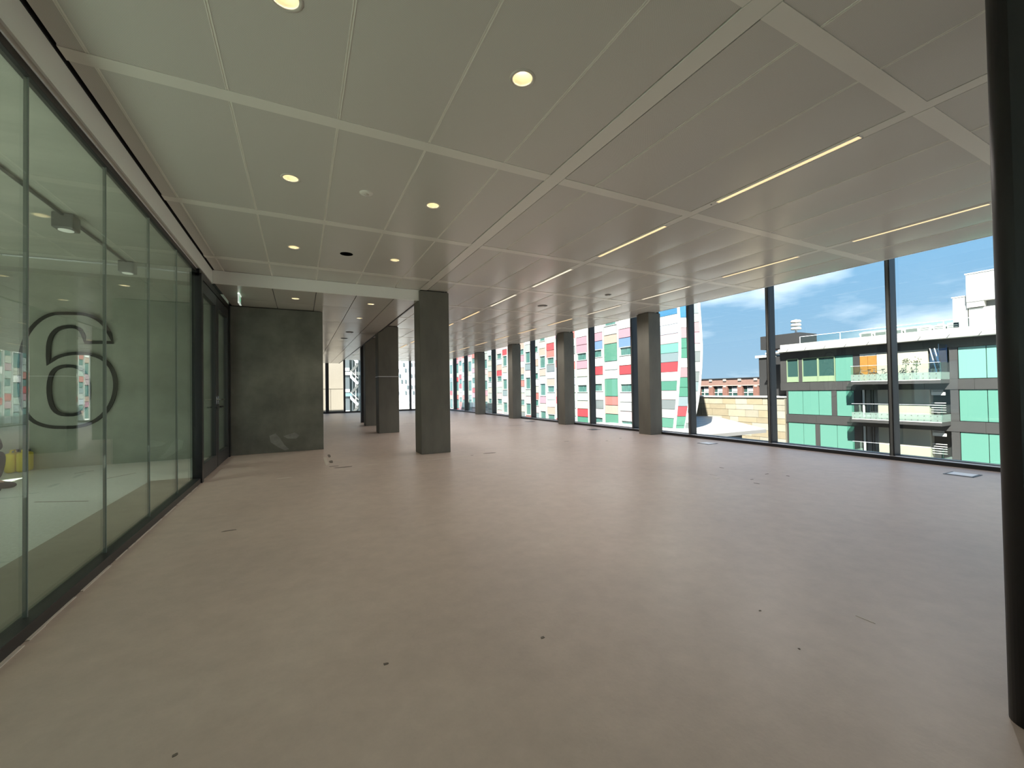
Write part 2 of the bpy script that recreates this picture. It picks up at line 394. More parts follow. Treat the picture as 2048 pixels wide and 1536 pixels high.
# ------------------------------------------------------------------ walls
wn_ = thing('wall_north', (-.36, 8.95, 0), kind='structure')
box('concrete_wall', M['concrete'], wn_, -1.15, .40, 8.95, 9.35, 0, 2.70, .006)
box('core_side', M['concrete'], wn_, .1, .398, 9.35, 17.5, 0, 2.69, .006)
for P in ([(-.52, .32), (-.42, .36), (-.35, .27), (-.28, .14), (-.2, .05), (-.27, .03), (-.38, .1), (-.5, .2)], [(-.3, .3), (-.1, .36), (-.02, .3), (-.08, .24), (-.22, .25)]):
    bm = bmesh.new(); prism(bm, P, 0, .003)
    for v in bm.verts: v.co = Vector((v.co.x, 8.95 - v.co.z, v.co.y))
    bmesh.ops.recalc_face_normals(bm, faces=bm.faces); obj('plaster_patch', bm, M['plaster'], wn_)
box('head_gap', M['void'], wn_, -1.14, .38, 8.97, 9.3, 2.70, 2.74)
box('wall_south', M['concrete'], None, -5.2, 8.0, YB - .2, YB, -.3, 3.1, kind='structure')
# ------------------------------------------------------------------ glazed partition, left
gl = thing('wall_left', (-1.15, 3, 0), kind='structure')
seams = [YB, -3.49, -2.59, -1.69, -.79, .11, 1.01, 1.91, 2.812, 3.708, 4.607, 5.51, 6.36]
box('base_rail', M['black'], gl, -1.19, GX, YB, 6.40, 0, .062, .002)
box('head_rail', M['black'], gl, -1.19, -1.148, YB, 6.40, 2.645, 2.69, .002)
for a, b in zip(seams, seams[1:]):
    box('glass_pane', M['glasswall'], gl, -1.172, -1.160, a + .003, b - .003, .05, 2.66)
for a in seams[1:-1]:
    box('seam_bead', M['seam'], gl, -1.175, -1.157, a - .0025, a + .0025, .062, 2.645)
# double glass door
dr = thing('door_1', (-1.15, 7.6, 0), kind='structure')
bm = bmesh.new()
bx(bm, -1.20, -1.10, 6.40, 6.50, 0, 2.64); bx(bm, -1.20, -1.115, 8.80, 8.94, 0, 2.69); bx(bm, -1.20, -1.12, 6.40, 8.94, 2.6, 2.69)
obj('door_frame', bm, M['black'], dr)
def leaf(y0, y1, hy, hz_side):
    p = thing('door_leaf', (-1.16, (y0 + y1) / 2, 0), parent=dr)
    bm = bmesh.new()
    bx(bm, -1.19, -1.125, y0, y0 + .12, .01, 2.59); bx(bm, -1.19, -1.125, y1 - .12, y1, .01, 2.59)
    bx(bm, -1.19, -1.125, y0 + .12, y1 - .12, .01, .2); bx(bm, -1.19, -1.125, y0 + .12, y1 - .12, 2.44, 2.59)
    obj('leaf_frame', bm, M['darkgrey'], p)
    box('leaf_glass', M['glasswall'], p, -1.165, -1.15, y0 + .11, y1 - .11, .19, 2.45)
    bm = bmesh.new()
    cyl(bm, (-1.125, hy, 1.03), (-1.06, hy, 1.03), .011); cyl(bm, (-1.065, hy - .006, 1.03), (-1.065, hy + hz_side * .13, 1.03), .011)
    bx(bm, -1.127, -1.118, hy - .02, hy + .02, .96, 1.08, .003); cyl(bm, (-1.127, hy, .985), (-1.112, hy, .985), .009)
    obj('door_handle', bm, M['chrome'], p, smooth=False, label='brushed steel lever handle')
    box('pull_bar', M['black'], p, -1.115, -1.085, hy + min(0, hz_side * .2), hy + max(0, hz_side * .2), .905, .925)
leaf(6.51, 7.64, 7.58, -1)
leaf(7.66, 8.79, 7.72, 1)
# ------------------------------------------------------------------ lobby behind the glass
box('floor', M['terrazzo'], None, -5.2, -1.74, YB, 9.0, -.3, 0, kind='structure')
mf = box('floor', M['matt'], None, -1.74, -1.16, YB, 6.91, -.3, .0005, kind='structure')  # darker strip of lobby floor along the glass
box('floor', M['terrazzo'], None, -1.74, -1.16, 6.91, 9.0, -.3, 0, kind='structure')
lf = thing('trim_3', (-2.5, 6, 0), kind='structure')   # dark expansion joints in the lobby floor
for p, q in (((-2.0, 5.95), (-1.6 - .9, 6.2)), ((-2.9, 8.2), (-2.75, 8.35)), ((-2.3, 4.9), (-2.7, 5.3)), ((-2.35, 7.4), (-2.1, 7.75))):
    d = Vector((q[0] - p[0], q[1] - p[1], 0)); n = Vector((-d.y, d.x, 0)).normalized() * .008
    bm = bmesh.new(); prism(bm, [(p[0] + n.x, p[1] + n.y), (q[0] + n.x, q[1] + n.y), (q[0] - n.x, q[1] - n.y), (p[0] - n.x, p[1] - n.y)], 0, .0015)
    obj('floor_joint', bm, M['scuff'], lf)
box('ceiling', M['lobby_ceiling'], None, -5.2, -1.2, YB, 9.0, 3.02, 3.4, kind='structure')
wlob = thing('wall_lobby', (-3.2, 9.0, 0), kind='structure')
box('concrete_wall', M['concrete_lobby'], wlob, -5.2, -1.15, 9.0, 9.3, -.3, 3.4)
# west wall: one opening for the sun patch, one added unseen for lobby daylight
ww = thing('wall_west', (-5.1, 2, 0), kind='structure')
box('concrete_wall', M['concrete_lobby'], ww, -5.2, -5.0, 7.15, 9.0, -.3, 3.4)
box('concrete_wall', M['concrete_lobby'], ww, -5.2, -5.0, 3.6, 5.85, -.3, 3.4)
box('concrete_wall', M['concrete_lobby'], ww, -5.2, -5.0, YB, -4.2, -.3, 3.4)
box('concrete_wall', M['concrete_lobby'], ww, -5.2, -5.0, 5.85, 7.15, 1.95, 3.4)
box('concrete_wall', M['concrete_lobby'], ww, -5.2, -5.0, -4.2, 3.6, 2.7, 3.4)
for i, (a, b, h) in enumerate(((5.85, 7.15, 1.95), (-4.2, 3.6, 2.7))):  # the larger window is added out of view to brighten the lobby
    w = thing('window_%d' % (40 + i), (-5.1, (a + b) / 2, 0), kind='structure')
    bm = bmesh.new(); bx(bm, -5.15, -5.05, a, a + .05, 0, h); bx(bm, -5.15, -5.05, b - .05, b, 0, h); bx(bm, -5.15, -5.05, a, b, 0, .05); bx(bm, -5.15, -5.05, a, b, h - .05, h)
    obj('window_frame', bm, M['black'], w)
    box('pane', M['pane'], w, -5.105, -5.095, a + .04, b - .04, .04, h - .04)
# big figure six on the lobby wall
OUT = [(-2.726, 1.982), (-2.77, 2.161), (-2.849, 2.297), (-2.952, 2.383), (-3.071, 2.421), (-3.188, 2.422), (-3.32, 2.413), (-3.417, 2.402), (-3.528, 2.334), (-3.63, 2.21), (-3.708, 2.047), (-3.753, 1.87), (-3.776, 1.673), (-3.779, 1.455), (-3.778, 1.237), (-3.763, 1.041), (-3.714, 0.865), (-3.636, 0.742), (-3.543, 0.678), (-3.432, 0.639), (-3.303, 0.627), (-3.155, 0.624), (-3.021, 0.66), (-2.884, 0.752), (-2.771, 0.91), (-2.709, 1.084), (-2.686, 1.271), (-2.7, 1.447), (-2.753, 1.599), (-2.84, 1.71), (-2.952, 1.77), (-3.071, 1.792), (-3.188, 1.789), (-3.303, 1.763), (-3.4, 1.707), (-3.472, 1.608), (-3.472, 1.768), (-3.469, 1.924), (-3.441, 2.06), (-3.376, 2.164), (-3.279, 2.21), (-3.188, 2.215), (-3.113, 2.178), (-3.068, 2.088), (-3.051, 1.969)]
INN = [(-3.336, 1.58), (-3.254, 1.593), (-3.163, 1.582), (-3.071, 1.526), (-3.017, 1.389), (-3.0, 1.205), (-3.017, 1.022), (-3.071, 0.875), (-3.163, 0.821), (-3.254, 0.82), (-3.335, 0.833), (-3.408, 0.898), (-3.451, 1.033), (-3.467, 1.211), (-3.456, 1.389), (-3.416, 1.519)]
def smooth_loop(L, keep=()):
    out = []
    n = len(L)
    for i in range(n):
        a, b = L[i], L[(i + 1) % n]
        if i in keep: out.append(a)
        else: out.append((a[0] * .75 + b[0] * .25, a[1] * .75 + b[1] * .25))
        if (i + 1) % n not in keep: out.append((a[0] * .25 + b[0] * .75, a[1] * .25 + b[1] * .75))
    return out
OUTs = smooth_loop(OUT, (0, 35, 44)); INNs = smooth_loop(INN)
six = thing('wall_numeral', (-3.24, 9.0, .62), 'huge raised figure 6 with its edge shadow painted dark on the lobby concrete wall', 'sign')
bm = bmesh.new(); es = []
for L in (OUTs, INNs):
    vs = [bm.verts.new((x_, 8.965, z_)) for x_, z_ in L]
    es += [bm.edges.new((vs[k], vs[(k + 1) % len(vs)])) for k in range(len(vs))]
bmesh.ops.triangle_fill(bm, use_beauty=True, edges=es)
for f in bm.faces:
    f.normal_update()
    if f.normal.y > 0: f.normal_flip()
ex = bmesh.ops.extrude_face_region(bm, geom=bm.faces[:])
bmesh.ops.translate(bm, verts=[v for v in ex['geom'] if isinstance(v, bmesh.types.BMVert)], vec=(0, .036, 0))
bmesh.ops.recalc_face_normals(bm, faces=bm.faces)
obj('numeral_face', bm, M['numeral'], six)
bm = bmesh.new()
for L in (OUTs, INNs):
    n = len(L); P = [Vector((a, 0, b)) for a, b in L]; loops = []
    nrm = []
    for k in range(n):
        t_ = (P[(k + 1) % n] - P[k - 1]).normalized(); nrm.append(Vector((-t_.z, 0, t_.x)))
    for off, yy in ((-.024, 8.999), (-.024, 8.955), (.024, 8.955), (.024, 8.999)):
        loops.append([bm.verts.new((P[k].x + nrm[k].x * off, yy, P[k].z + nrm[k].z * off)) for k in range(n)])
    for a in range(3):
        for k in range(n): bm.faces.new((loops[a][k], loops[a][(k + 1) % n], loops[a + 1][(k + 1) % n], loops[a + 1][k]))
bmesh.ops.recalc_face_normals(bm, faces=bm.faces)
obj('numeral_shadow', bm, M['numeral_edge_shade'], six, label='shadow along the edges of the figure, painted as a dark rim')  # dark rim paints in the shadow at the relief's edges
# surface conduits and box lamps
cd = thing('conduit_pipe', (-2.2, 7.75, 3.0), 'thin grey conduit pipes clipped under the lobby ceiling between the box lamps', 'pipe')
bm = bmesh.new(); tube(bm, [(-2.19, -1, 3.0), (-2.19, 5.91, 3.0)], .016); tube(bm, [(-2.19, 6.09, 3.0), (-2.19, 7.66, 3.0)], .016); obj('pipe_run', bm, M['grey'], cd, smooth=True)
bm = bmesh.new(); tube(bm, [(-4.9, 7.75, 3.0), (-3.5, 7.92, 3.0), (-2.3, 7.88, 3.0), (-1.9, 7.92, 3.0), (-1.3, 8.0, 3.0)], .012); obj('pipe_run', bm, M['alu'], cd, smooth=True)
for k, (lx, ly) in enumerate(((-2.19, 6.0), (-2.19, 7.75))):
    t = thing('box_lamp', (lx, ly, 3.02), ('grey box lamp under the lobby ceiling nearer the camera', 'grey box lamp under the lobby ceiling nearer the concrete wall')[k], 'lamp', 'box lamps in the lobby')
    bm = bmesh.new(); bx(bm, lx - .085, lx + .085, ly - .085, ly + .085, 2.86, 3.02, .012); obj('lamp_housing', bm, M['grey'], t)
    bm = bmesh.new(); cyl(bm, (lx, ly, 2.853), (lx, ly, 2.862), .06, n=20); obj('lamp_lens', bm, M['lens_dim'], t)
    ld = bpy.data.lights.new('lamp_light', 'SPOT'); ld.energy = 22; ld.color = (.95, 1, .92); ld.spot_size = math.radians(80); ld.spot_blend = .6; ld.shadow_soft_size = .05
    l = bpy.data.objects.new('lamp_light', ld); C.objects.link(l); l.parent = t; l.location = (0, 0, -.175)
# jerrycans
def jerrycan(x0, label):
    t = thing('jerrycan', (x0, 8.86, 0), label, 'jerrycan', 'yellow jerrycans by the lobby wall')
    bm = bmesh.new(); bx(bm, x0 - .056, x0 + .056, 8.74, 8.985, 0, .29, .035); obj('can_body', bm, M['yellow'], t, smooth=True)
    bm = bmesh.new(); tube(bm, [(x0, 8.79, .285), (x0, 8.80, .325), (x0, 8.90, .325), (x0, 8.91, .285)], .012); obj('can_handle', bm, M['yellow'], t, smooth=True)
    bm = bmesh.new(); cyl(bm, (x0, 8.95, .28), (x0, 8.95, .325), .022, n=14); obj('can_cap', bm, M['darkgrey'], t)
jerrycan(-3.80, 'left yellow jerrycan standing against the lobby wall')
jerrycan(-3.68, 'right yellow jerrycan standing against the lobby wall')
# crouching person, mostly cut off by the left edge
def skin(name, pts, edges, m, parent, sub=2):
    me = bpy.data.meshes.new(name); off = wpos(parent)
    me.from_pydata([Vector(p[:3]) - off for p in pts], edges, []); me.materials.append(m)
    o = bpy.data.objects.new(name, me); C.objects.link(o); o.parent = parent
    md = o.modifiers.new('skin', 'SKIN'); md.use_smooth_shade = True
    for i, p in enumerate(pts):
        v = me.skin_vertices[0].data[i]; v.radius = (p[3], p[3] if len(p) < 5 else p[4]); v.use_root = (i == 0)
    s_ = o.modifiers.new('sub', 'SUBSURF'); s_.levels = sub; s_.render_levels = sub
    return o
PX, PY = -3.305, 7.2
per = thing('person', (PX - .1, PY, 0), 'person in dark clothes crouching on the lobby floor at the left edge', 'person')
b_pts = [(PX - .26, PY, .27, .1), (PX - .22, PY, .42, .095), (PX - .15, PY, .57, .125), (PX - .08, PY, .69, .06), (PX - .05, PY, .745, .048), (PX - .02, PY, .80, .07), (PX - .02, PY, .885, .076)]
b_e = [(0, 1), (1, 2), (2, 3), (3, 4), (4, 5), (5, 6)]
for s_ in (-1, 1):
    i = len(b_pts)
    b_pts += [(PX - .12, PY + s_ * .18, .62, .055), (PX - .0, PY + s_ * .21, .47, .045), (PX - .01, PY + s_ * .12, .66, .034), (PX + .02, PY + s_ * .09, .72, .034)]
    b_e += [(2, i), (i, i + 1), (i + 1, i + 2), (i + 2, i + 3)]
    i = len(b_pts)
    b_pts += [(PX - .16, PY + s_ * .13, .31, .07), (PX + .04, PY + s_ * .16, .42, .065), (PX - .02, PY + s_ * .14, .1, .043), (PX + .09, PY + s_ * .15, .045, .034)]
    b_e += [(0, i), (i, i + 1), (i + 1, i + 2), (i + 2, i + 3)]
skin('body', b_pts, b_e, M['skin'], per)
cl = [(PX - .27, PY, .24, .13), (PX - .24, PY, .36, .135)] + [(p[0], p[1], p[2], p[3] * 1.15 if p[3] > .1 or p[3] < .07 else .13) for p in b_pts[1:4]]; ce = [(0, 1), (1, 2), (2, 3), (3, 4)]
for s_ in (0, 1):
    k = 7 + s_ * 8; i = len(cl)
    cl += [(*b_pts[k][:3], .07), (*b_pts[k + 1][:3], .058), (*b_pts[k + 2][:3], .045)]; ce += [(3, i), (i, i + 1), (i + 1, i + 2)]
skin('jacket', cl, ce, M['dark_cloth'], per)
for s_ in (0, 1):                               # one tapered tube per leg, meeting under the jacket
    k = 11 + s_ * 8; sg = -1 if s_ == 0 else 1
    skin('trouser_leg', [(PX - .27, PY + sg * .06, .26, .105), (*b_pts[k][:3], .105), (*b_pts[k + 1][:3], .08), (*b_pts[k + 2][:3], .062)], [(0, 1), (1, 2), (2, 3)], M['trouser'], per)
for s_ in (-1, 1):
    bm = bmesh.new(); g = bmesh.ops.create_uvsphere(bm, u_segments=16, v_segments=10, radius=1)
    for v in bm.verts: v.co = Vector((PX + .045 + v.co.x * .14, PY + s_ * .15 + v.co.y * .048, max(0, .035 + v.co.z * (.05 if v.co.x > 0 else .07))))
    obj('shoe', bm, M['shoe'], per, smooth=True)
bm = bmesh.new(); bmesh.ops.create_uvsphere(bm, u_segments=24, v_segments=16, radius=1)
for v in bm.verts:
    f_ = v.co.x                                 # short hair: low at the nape, high at the forehead
    lowz = .075 if f_ < -.2 else (.02 if f_ < .35 else -.035)
    v.co = Vector((PX - .028 + v.co.x * .09, PY + v.co.y * .084, .90 + (v.co.z * .082 if v.co.z > 0 else v.co.z * max(lowz, .004))))
obj('hair', bm, M['hair'], per, smooth=True)
for s_ in (-1, 1):
    bm = bmesh.new(); bmesh.ops.create_uvsphere(bm, u_segments=10, v_segments=8, radius=.009); bmesh.ops.translate(bm, verts=bm.verts, vec=(PX + .048, PY + s_ * .028, .86)); obj('eye', bm, M['shoe'], per, smooth=True)
    bm = bmesh.new(); bmesh.ops.create_uvsphere(bm, u_segments=10, v_segments=8, radius=.024)
    for v in bm.verts: v.co = Vector((v.co.x * .7, v.co.y * .35, v.co.z * 1.2)) + Vector((PX - .02, PY + s_ * .077, .845))
    obj('ear', bm, M['skin'], per, smooth=True)
    h = b_pts[10 if s_ < 0 else 18]; dy = -s_ * .05
    for f_ in range(4):                         # fingers folded towards each other
        z_ = h[2] - .02 + f_ * .016; L_ = .042 - abs(f_ - 1.6) * .006
        skin('finger', [(h[0], h[1] + dy * .2, z_, .009), (h[0] + L_, h[1] + dy * .5, z_ + .008, .008), (h[0] + L_ + .004, h[1] + dy * 1.25, z_ + .01, .007)], [(0, 1), (1, 2)], M['skin'], per, 1)
    skin('thumb', [(h[0] - .01, h[1] + dy * .3, h[2] + .015, .01), (h[0] + .01, h[1] + dy * .8, h[2] + .045, .009), (h[0] + .025, h[1] + dy, h[2] + .056, .008)], [(0, 1), (1, 2)], M['skin'], per, 1)
bm = bmesh.new(); bmesh.ops.create_cone(bm, segments=12, radius1=.014, radius2=.005, depth=.04, cap_ends=True)
bmesh.ops.transform(bm, matrix=Matrix.Translation((PX + .056, PY, .84)) @ Matrix.Rotation(-.3, 4, 'Y'), verts=bm.verts); obj('nose', bm, M['skin'], per, smooth=True)
M['lips'] = mat('lips', (.4, .16, .13), .5)
bm = bmesh.new(); bmesh.ops.create_uvsphere(bm, u_segments=12, v_segments=8, radius=1)
for v in bm.verts: v.co = Vector((PX + .046 + v.co.x * .008, PY + v.co.y * .022, .803 + v.co.z * .006))
obj('mouth', bm, M['lips'], per, smooth=True)
# ------------------------------------------------------------------ windows on the right, every 1.77 m
MY = [2.92 + 1.77 * k for k in range(-4, 12)]
sill = thing('trim_4', (7.7, 8, 0), kind='structure')
box('floor_rail', M['black'], sill, 7.655, 7.69, YB, YF, 0, .052)
box('sill_strip', M['sill'], sill, 7.69, 7.765, YB, YF, -.05, .056)
box('gasket_rail', M['black'], sill, 7.765, 7.9, YB, YF, -.3, .066)
box('head_rail', M['black'], sill, 7.72, 7.9, YB, YF, 3.12, 3.4)
for k, a in enumerate(MY):
    w = thing('window_%d' % (k + 1), (7.8, a, 0), kind='structure')
    bm = bmesh.new(); bx(bm, 7.70, 7.72, a - .058, a, .05, 3.14); bx(bm, 7.74, 7.90, a - .052, a - .006, .05, 3.14)
    obj('mullion', bm, M['black'], w)
    bm = bmesh.new(); bx(bm, 7.72, 7.74, a - .046, a - .012, .05, 3.14); obj('mullion_core', bm, M['grey'], w)
    box('mullion_cover', M['grey'], w, 7.694, 7.70, a - .044, a - .014, .05, 3.12)
    b = MY[k + 1] if k + 1 < len(MY) else YF
    box('pane', M['pane'], w, 7.84, 7.852, a - .006, b - .052, .06, 3.13)
# far window wall
fx = [-.65, 1.2, 2.1, 3.9, 5.7, 7.6]
for k, a in enumerate(fx[:-1]):
    w = thing('window_%d' % (20 + k), (a, YF, 0), kind='structure')
    wd = .16 if k == 1 else .09
    bm = bmesh.new(); bx(bm, a, a + wd, YF - .1, YF + .1, 0, 3.1); obj('mullion', bm, M['black'], w)
    bm = bmesh.new(); bx(bm, a + wd, fx[k + 1], YF - .03, YF + .05, 0, .09); obj('bottom_rail', bm, M['darkgrey'], w)
    box('pane', M['pane'], w, a + wd, fx[k + 1], YF, YF + .012, .06, 3.1)
box('wall_far', M['concrete'], None, -5.2, -.65, YF, YF + .3, -.3, 3.1, kind='structure')
# this building's own mass: unseen, with the top slab kept low for more sun
box('wall_upper', M['concrete'], None, -5.2, 7.9, YB - .2, YF + .2, 3.41, 3.9, kind='structure')
box('wall_lower', M['concrete'], None, -5.2, 7.85, YB - .2, YF + .2, -20, -.31, kind='structure')

# ================================================================== columns
def column(name, x0, x1, y0, y1, z1, m, label, group, bev=.008):
    t = thing(name, ((x0 + x1) / 2, (y0 + y1) / 2, 0), label, 'column', group)
    box('column_shaft', m, t, x0, x1, y0, y1, 0, z1 - .006, bev)
    box('head_joint', M['void'], t, x0 + .02, x1 - .02, y0 + .02, y1 - .02, z1 - .006, z1 + .03)
    return t
column('concrete_column', 1.875, 2.41, 7.19, 7.60, CZ - .01, M['concrete_col'], 'grey concrete column standing free beside the white ceiling bulkhead', 'freestanding concrete columns')
c2 = column('concrete_column', 1.865, 2.40, 11.5, 11.98, CZ - .01, M['concrete_col'], 'concrete column with a white cord tied around its middle', 'freestanding concrete columns')
bm = bmesh.new()
bx(bm, 1.857, 2.408, 11.488, 11.50, 1.515, 1.53); bx(bm, 1.857, 1.865, 11.49, 11.99, 1.515, 1.53); bx(bm, 2.40, 2.408, 11.49, 11.99, 1.515, 1.53); bx(bm, 1.857, 2.408, 11.98, 11.99, 1.515, 1.53)
obj('cord', bm, M['alu'], c2, label='white cord tied around the column')
column('concrete_column', 1.90, 2.42, 14.3, 14.75, CZ - .01, M['concrete_col'], 'concrete column just left of and behind the column with the cord', 'freestanding concrete columns')
column('black_post', 1.97, 2.14, 16.0, 16.2, CZ - .01, M['black'], 'black post at the far end of the column row', None, .004)  # narrow post, black all over
wl_ = ['nearest concrete column against the window wall', 'second concrete column along the window wall', 'third concrete column along the window wall', 'fourth and farthest concrete column along the window wall']
for k, y0 in enumerate((7.2, 10.73, 14.27, 17.8)):
    column('concrete_column', 7.31, 7.692, y0, y0 + .38, CZ - .01, M['concrete_col'], wl_[k], 'concrete columns along the window wall')
# black column close to the camera
bm = bmesh.new(); bx(bm, 2.032, 2.55, .02, .498, 0, CZ - .012)
bmesh.ops.bevel(bm, geom=[e_ for e_ in bm.edges if abs(e_.verts[0].co.z - e_.verts[1].co.z) > 1], offset=.06, segments=8, affect='EDGES', profile=.5)
bc = obj('steel_column', bm, M['blackcol']); tag(bc, 'black round-cornered column close up at the right edge', 'column')
for f in bc.data.polygons: f.use_smooth = abs(f.normal.z) < .5 and f.area < .1

# ================================================================== ceiling fittings
def downlight(x, y, z, r, label, lit=True):
    t = thing('downlight', (x, y, z), label, 'lamp', 'recessed round downlights')
    bm = bmesh.new(); lathe(bm, [(r * .86, 0.0), (r * .88, -.004), (r * 1.12, -.004), (r * 1.15, .001)], (x, y, z), 32); bmesh.ops.recalc_face_normals(bm, faces=bm.faces)
    obj('trim_ring', bm, M['ring'], t, smooth=True)
    bm = bmesh.new(); lathe(bm, [(r * .87, 0), (r * .8, .03), (r * .66, .06), (r * .5, .085), (0.001, .088)], (x, y, z), 32); obj('reflector', bm, M['refl'], t, smooth=True)
    bm = bmesh.new(); lathe(bm, [(0.0005, .052), (r * .4, .054), (r * .45, .062), (r * .45, .085)], (x, y, z), 20); obj('lamp_bulb', bm, M['lens'], t, smooth=True)
    ld = bpy.data.lights.new('lamp_light', 'SPOT'); ld.energy = LAMP_W; ld.color = (1, .9, .74); ld.spot_size = math.radians(125); ld.spot_blend = .6; ld.shadow_soft_size = .03
    l = bpy.data.objects.new('lamp_light', ld); C.objects.link(l); l.parent = t; l.location = (0, 0, .012)
    return t
dl = ['round downlight at the top edge of the frame', 'round warm downlight nearest the beam strip at the top', 'lit downlight left of the smoke detector', 'lit downlight right of the smoke detector', 'downlight left of the open ceiling hole', 'downlight right of the open ceiling hole']
for k, (x_, y_) in enumerate(DOWN): downlight(x_, y_, CZ, .066, dl[k])
for k, (x_, y_) in enumerate(((-.063, 7.887), (1.153, 7.86), (1.151, 9.45))):
    downlight(x_, y_, LZ, .062, ['downlight in the lowered ceiling beside the exit sign', 'downlight in the lowered ceiling near the bulkhead', 'farther downlight in the lowered ceiling of the passage'][k])
for x_, y_ in ((.0, .3), (1.15, .3), (0, -1.5), (1.15, -1.5), (0, -3.3), (1.15, -3.3)):
    pass
# ceiling discs
def disc(name, x, y, z, r, m, label, cat):
    t = thing(name, (x, y, z), label, cat)
    bm = bmesh.new(); lathe(bm, [(.0005, -.012), (r * .7, -.012), (r * .95, -.006), (r, .001)], (x, y, z), 24); obj('detector_cap', bm, m, t, smooth=True)
    bm = bmesh.new(); lathe(bm, [(.0005, -.017), (r * .35, -.016), (r * .38, -.011)], (x, y, z), 16); obj('detector_core', bm, M['ring'], t, smooth=True)
disc('smoke_detector', .542, 3.883, CZ - .006, .062, M['strip'], 'pale round smoke detector between two lit downlights', 'detector')
disc('ceiling_speaker', 4.62, 7.556, CZ - .005, .11, M['grey'], 'grey round ceiling speaker among the linear lights', 'speaker')
disc('ceiling_sensor', 5.246, 6.183, CZ - .005, .06, M['grey'], 'small grey round sensor on the ceiling right of the speaker', 'sensor')
disc('ceiling_sensor', 1.17, 11.7, LZ - .005, .1, M['darkgrey'], 'dark round disc on the lowered passage ceiling', 'sensor')
disc('ceiling_sensor', 1.16, 13.1, LZ - .005, .1, M['darkgrey'], 'farther dark round disc on the lowered passage ceiling', 'sensor')
# linear lights
def linear(x, y0, y1, warm, label, group):
    t = thing('linear_light', (x, (y0 + y1) / 2, CZ), label, 'lamp', group)
    bm = bmesh.new()
    for a in (x - .03, x + .022): bx(bm, a, a + .008, y0 - .006, y1 + .006, CZ - .009, CZ)
    for a in (y0 - .008, y1): bx(bm, x - .03, x + .03, a, a + .008, CZ - .009, CZ)
    obj('lamp_frame', bm, M['white'], t)
    box('diffuser', M['linear'] if warm else M['linear_cool'], t, x - .021, x + .021, y0, y1, CZ - .006, CZ - .0025)
    ld = bpy.data.lights.new('lamp_light', 'SPOT'); ld.energy = LINEAR_W * (4.4 if x > 5 else .95); ld.color = (1, .93, .87); ld.spot_size = math.radians(165); ld.spot_blend = .5; ld.shadow_soft_size = 0
    l = bpy.data.objects.new('lamp_light', ld); C.objects.link(l); l.parent = t; l.location = (0, 0, -.012)
ordn = ['first', 'second', 'third', 'fourth', 'fifth', 'sixth', 'seventh', 'eighth', 'ninth', 'tenth', 'eleventh']
st = [1.49 + 1.795 * k for k in range(0, 11)]
for k, a in enumerate(st):
    if a + 1.15 > YF: break
    linear(3.62, a, a + 1.15, k not in (2, 3), '%s linear ceiling light of the row farther from the windows' % ordn[k], 'linear lights of the inner row')
    linear(6.17, a, a + 1.15, k not in (2, 3), '%s linear ceiling light of the row beside the windows' % ordn[k], 'linear lights of the window row')
box('screw_hole', M['void'], cei, 3.61, 3.622, 2.70, 2.712, CZ - .0035, CZ - .001)
# exit sign
t = thing('exit_sign', (-.86, 7.9, LZ), 'small hanging glass exit sign under the lowered ceiling', 'sign')
box('sign_plate', M['exit_glass'], t, -.865, -.855, 7.78, 8.02, LZ - .15, LZ - .02)
bm = bmesh.new(); bx(bm, -.872, -.848, 7.772, 7.782, LZ - .152, LZ - .005); bx(bm, -.872, -.848, 7.772, 8.03, LZ - .158, LZ - .15); bx(bm, -.872, -.848, 7.772, 8.03, LZ - .02, LZ - .006); obj('sign_frame', bm, M['exit_edge'], t)
bm = bmesh.new(); bx(bm, -.853, -.851, 7.82, 7.86, LZ - .12, LZ - .05); bx(bm, -.853, -.851, 7.9, 7.99, LZ - .09, LZ - .08)
obj('sign_pictogram', bm, M['exit_green'], t)
# floor boxes beside the windows
for k, y0 in enumerate((2.0, 5.51, 9.03, 12.57)):
    t = thing('floor_box', (7.09, y0, 0), ['white-lidded floor box nearest the black column', 'white-lidded floor box by the tower window', 'dark floor box before the second window column', 'dark floor box farthest along the windows'][k], 'floor box', 'floor boxes along the windows')
    bm = bmesh.new(); bx(bm, 6.95, 7.23, y0 - .13, y0 + .13, 0, .004, .001); obj('box_frame', bm, M['darkgrey'], t)
    box('box_lid', M['sill'] if k < 2 else M['grey'], t, 6.985, 7.2, y0 - .105, y0 + .105, .004, .007)

# ================================================================== outside
M['asphalt'] = mat('asphalt', (.32, .31, .29), .9, noise=(.3, .2))
gnd = box('floor_street', M['asphalt'], None, -300, 400, -300, 400, -20.5, -20, kind='structure')
PAL = dict(white=(.56, .555, .53), mint=(.25, .30, .265), cream=(.31, .30, .245), greywhite=(.245, .265, .25), pink=(.30, .165, .195), palepink=(.33, .255, .26),
           peach=(.30, .215, .175), red=(.33, .036, .043), salmon=(.32, .10, .085), blue=(.095, .155, .27), paleblue=(.27, .295, .34), grey=(.12, .135, .135),
           green=(.055, .155, .11), aqua=(.11, .26, .215), mauve=(.21, .14, .15), bluegrey=(.14, .18, .19), skyblue=(.04, .13, .23))
for k, v in PAL.items(): M['f_' + k] = mat('facade_' + k, v, .45 if k not in ('green', 'aqua', 'skyblue') else .15)
M['f_frame'] = mat('facade_frame', (.31, .32, .305), .5)
M['f_pane'] = mat('facade_pane', (.05, .12, .105), .08, noise=(3, .5, (6, 6, .3)))
M['f_core'] = mat('facade_core', (.10, .10, .10), .7)
FX = 25.5
tow = thing('office_tower', (30, 40, -20), 'large tower with a patchwork of coloured facade panels across the street', 'building')
bm = bmesh.new(); prism(bm, [(25.68, 23.2), (26.9, 22.1), (40, 34), (40, 104), (25.68, 104)], -20, 12.5); obj('tower_body', bm, M['f_core'], tow)
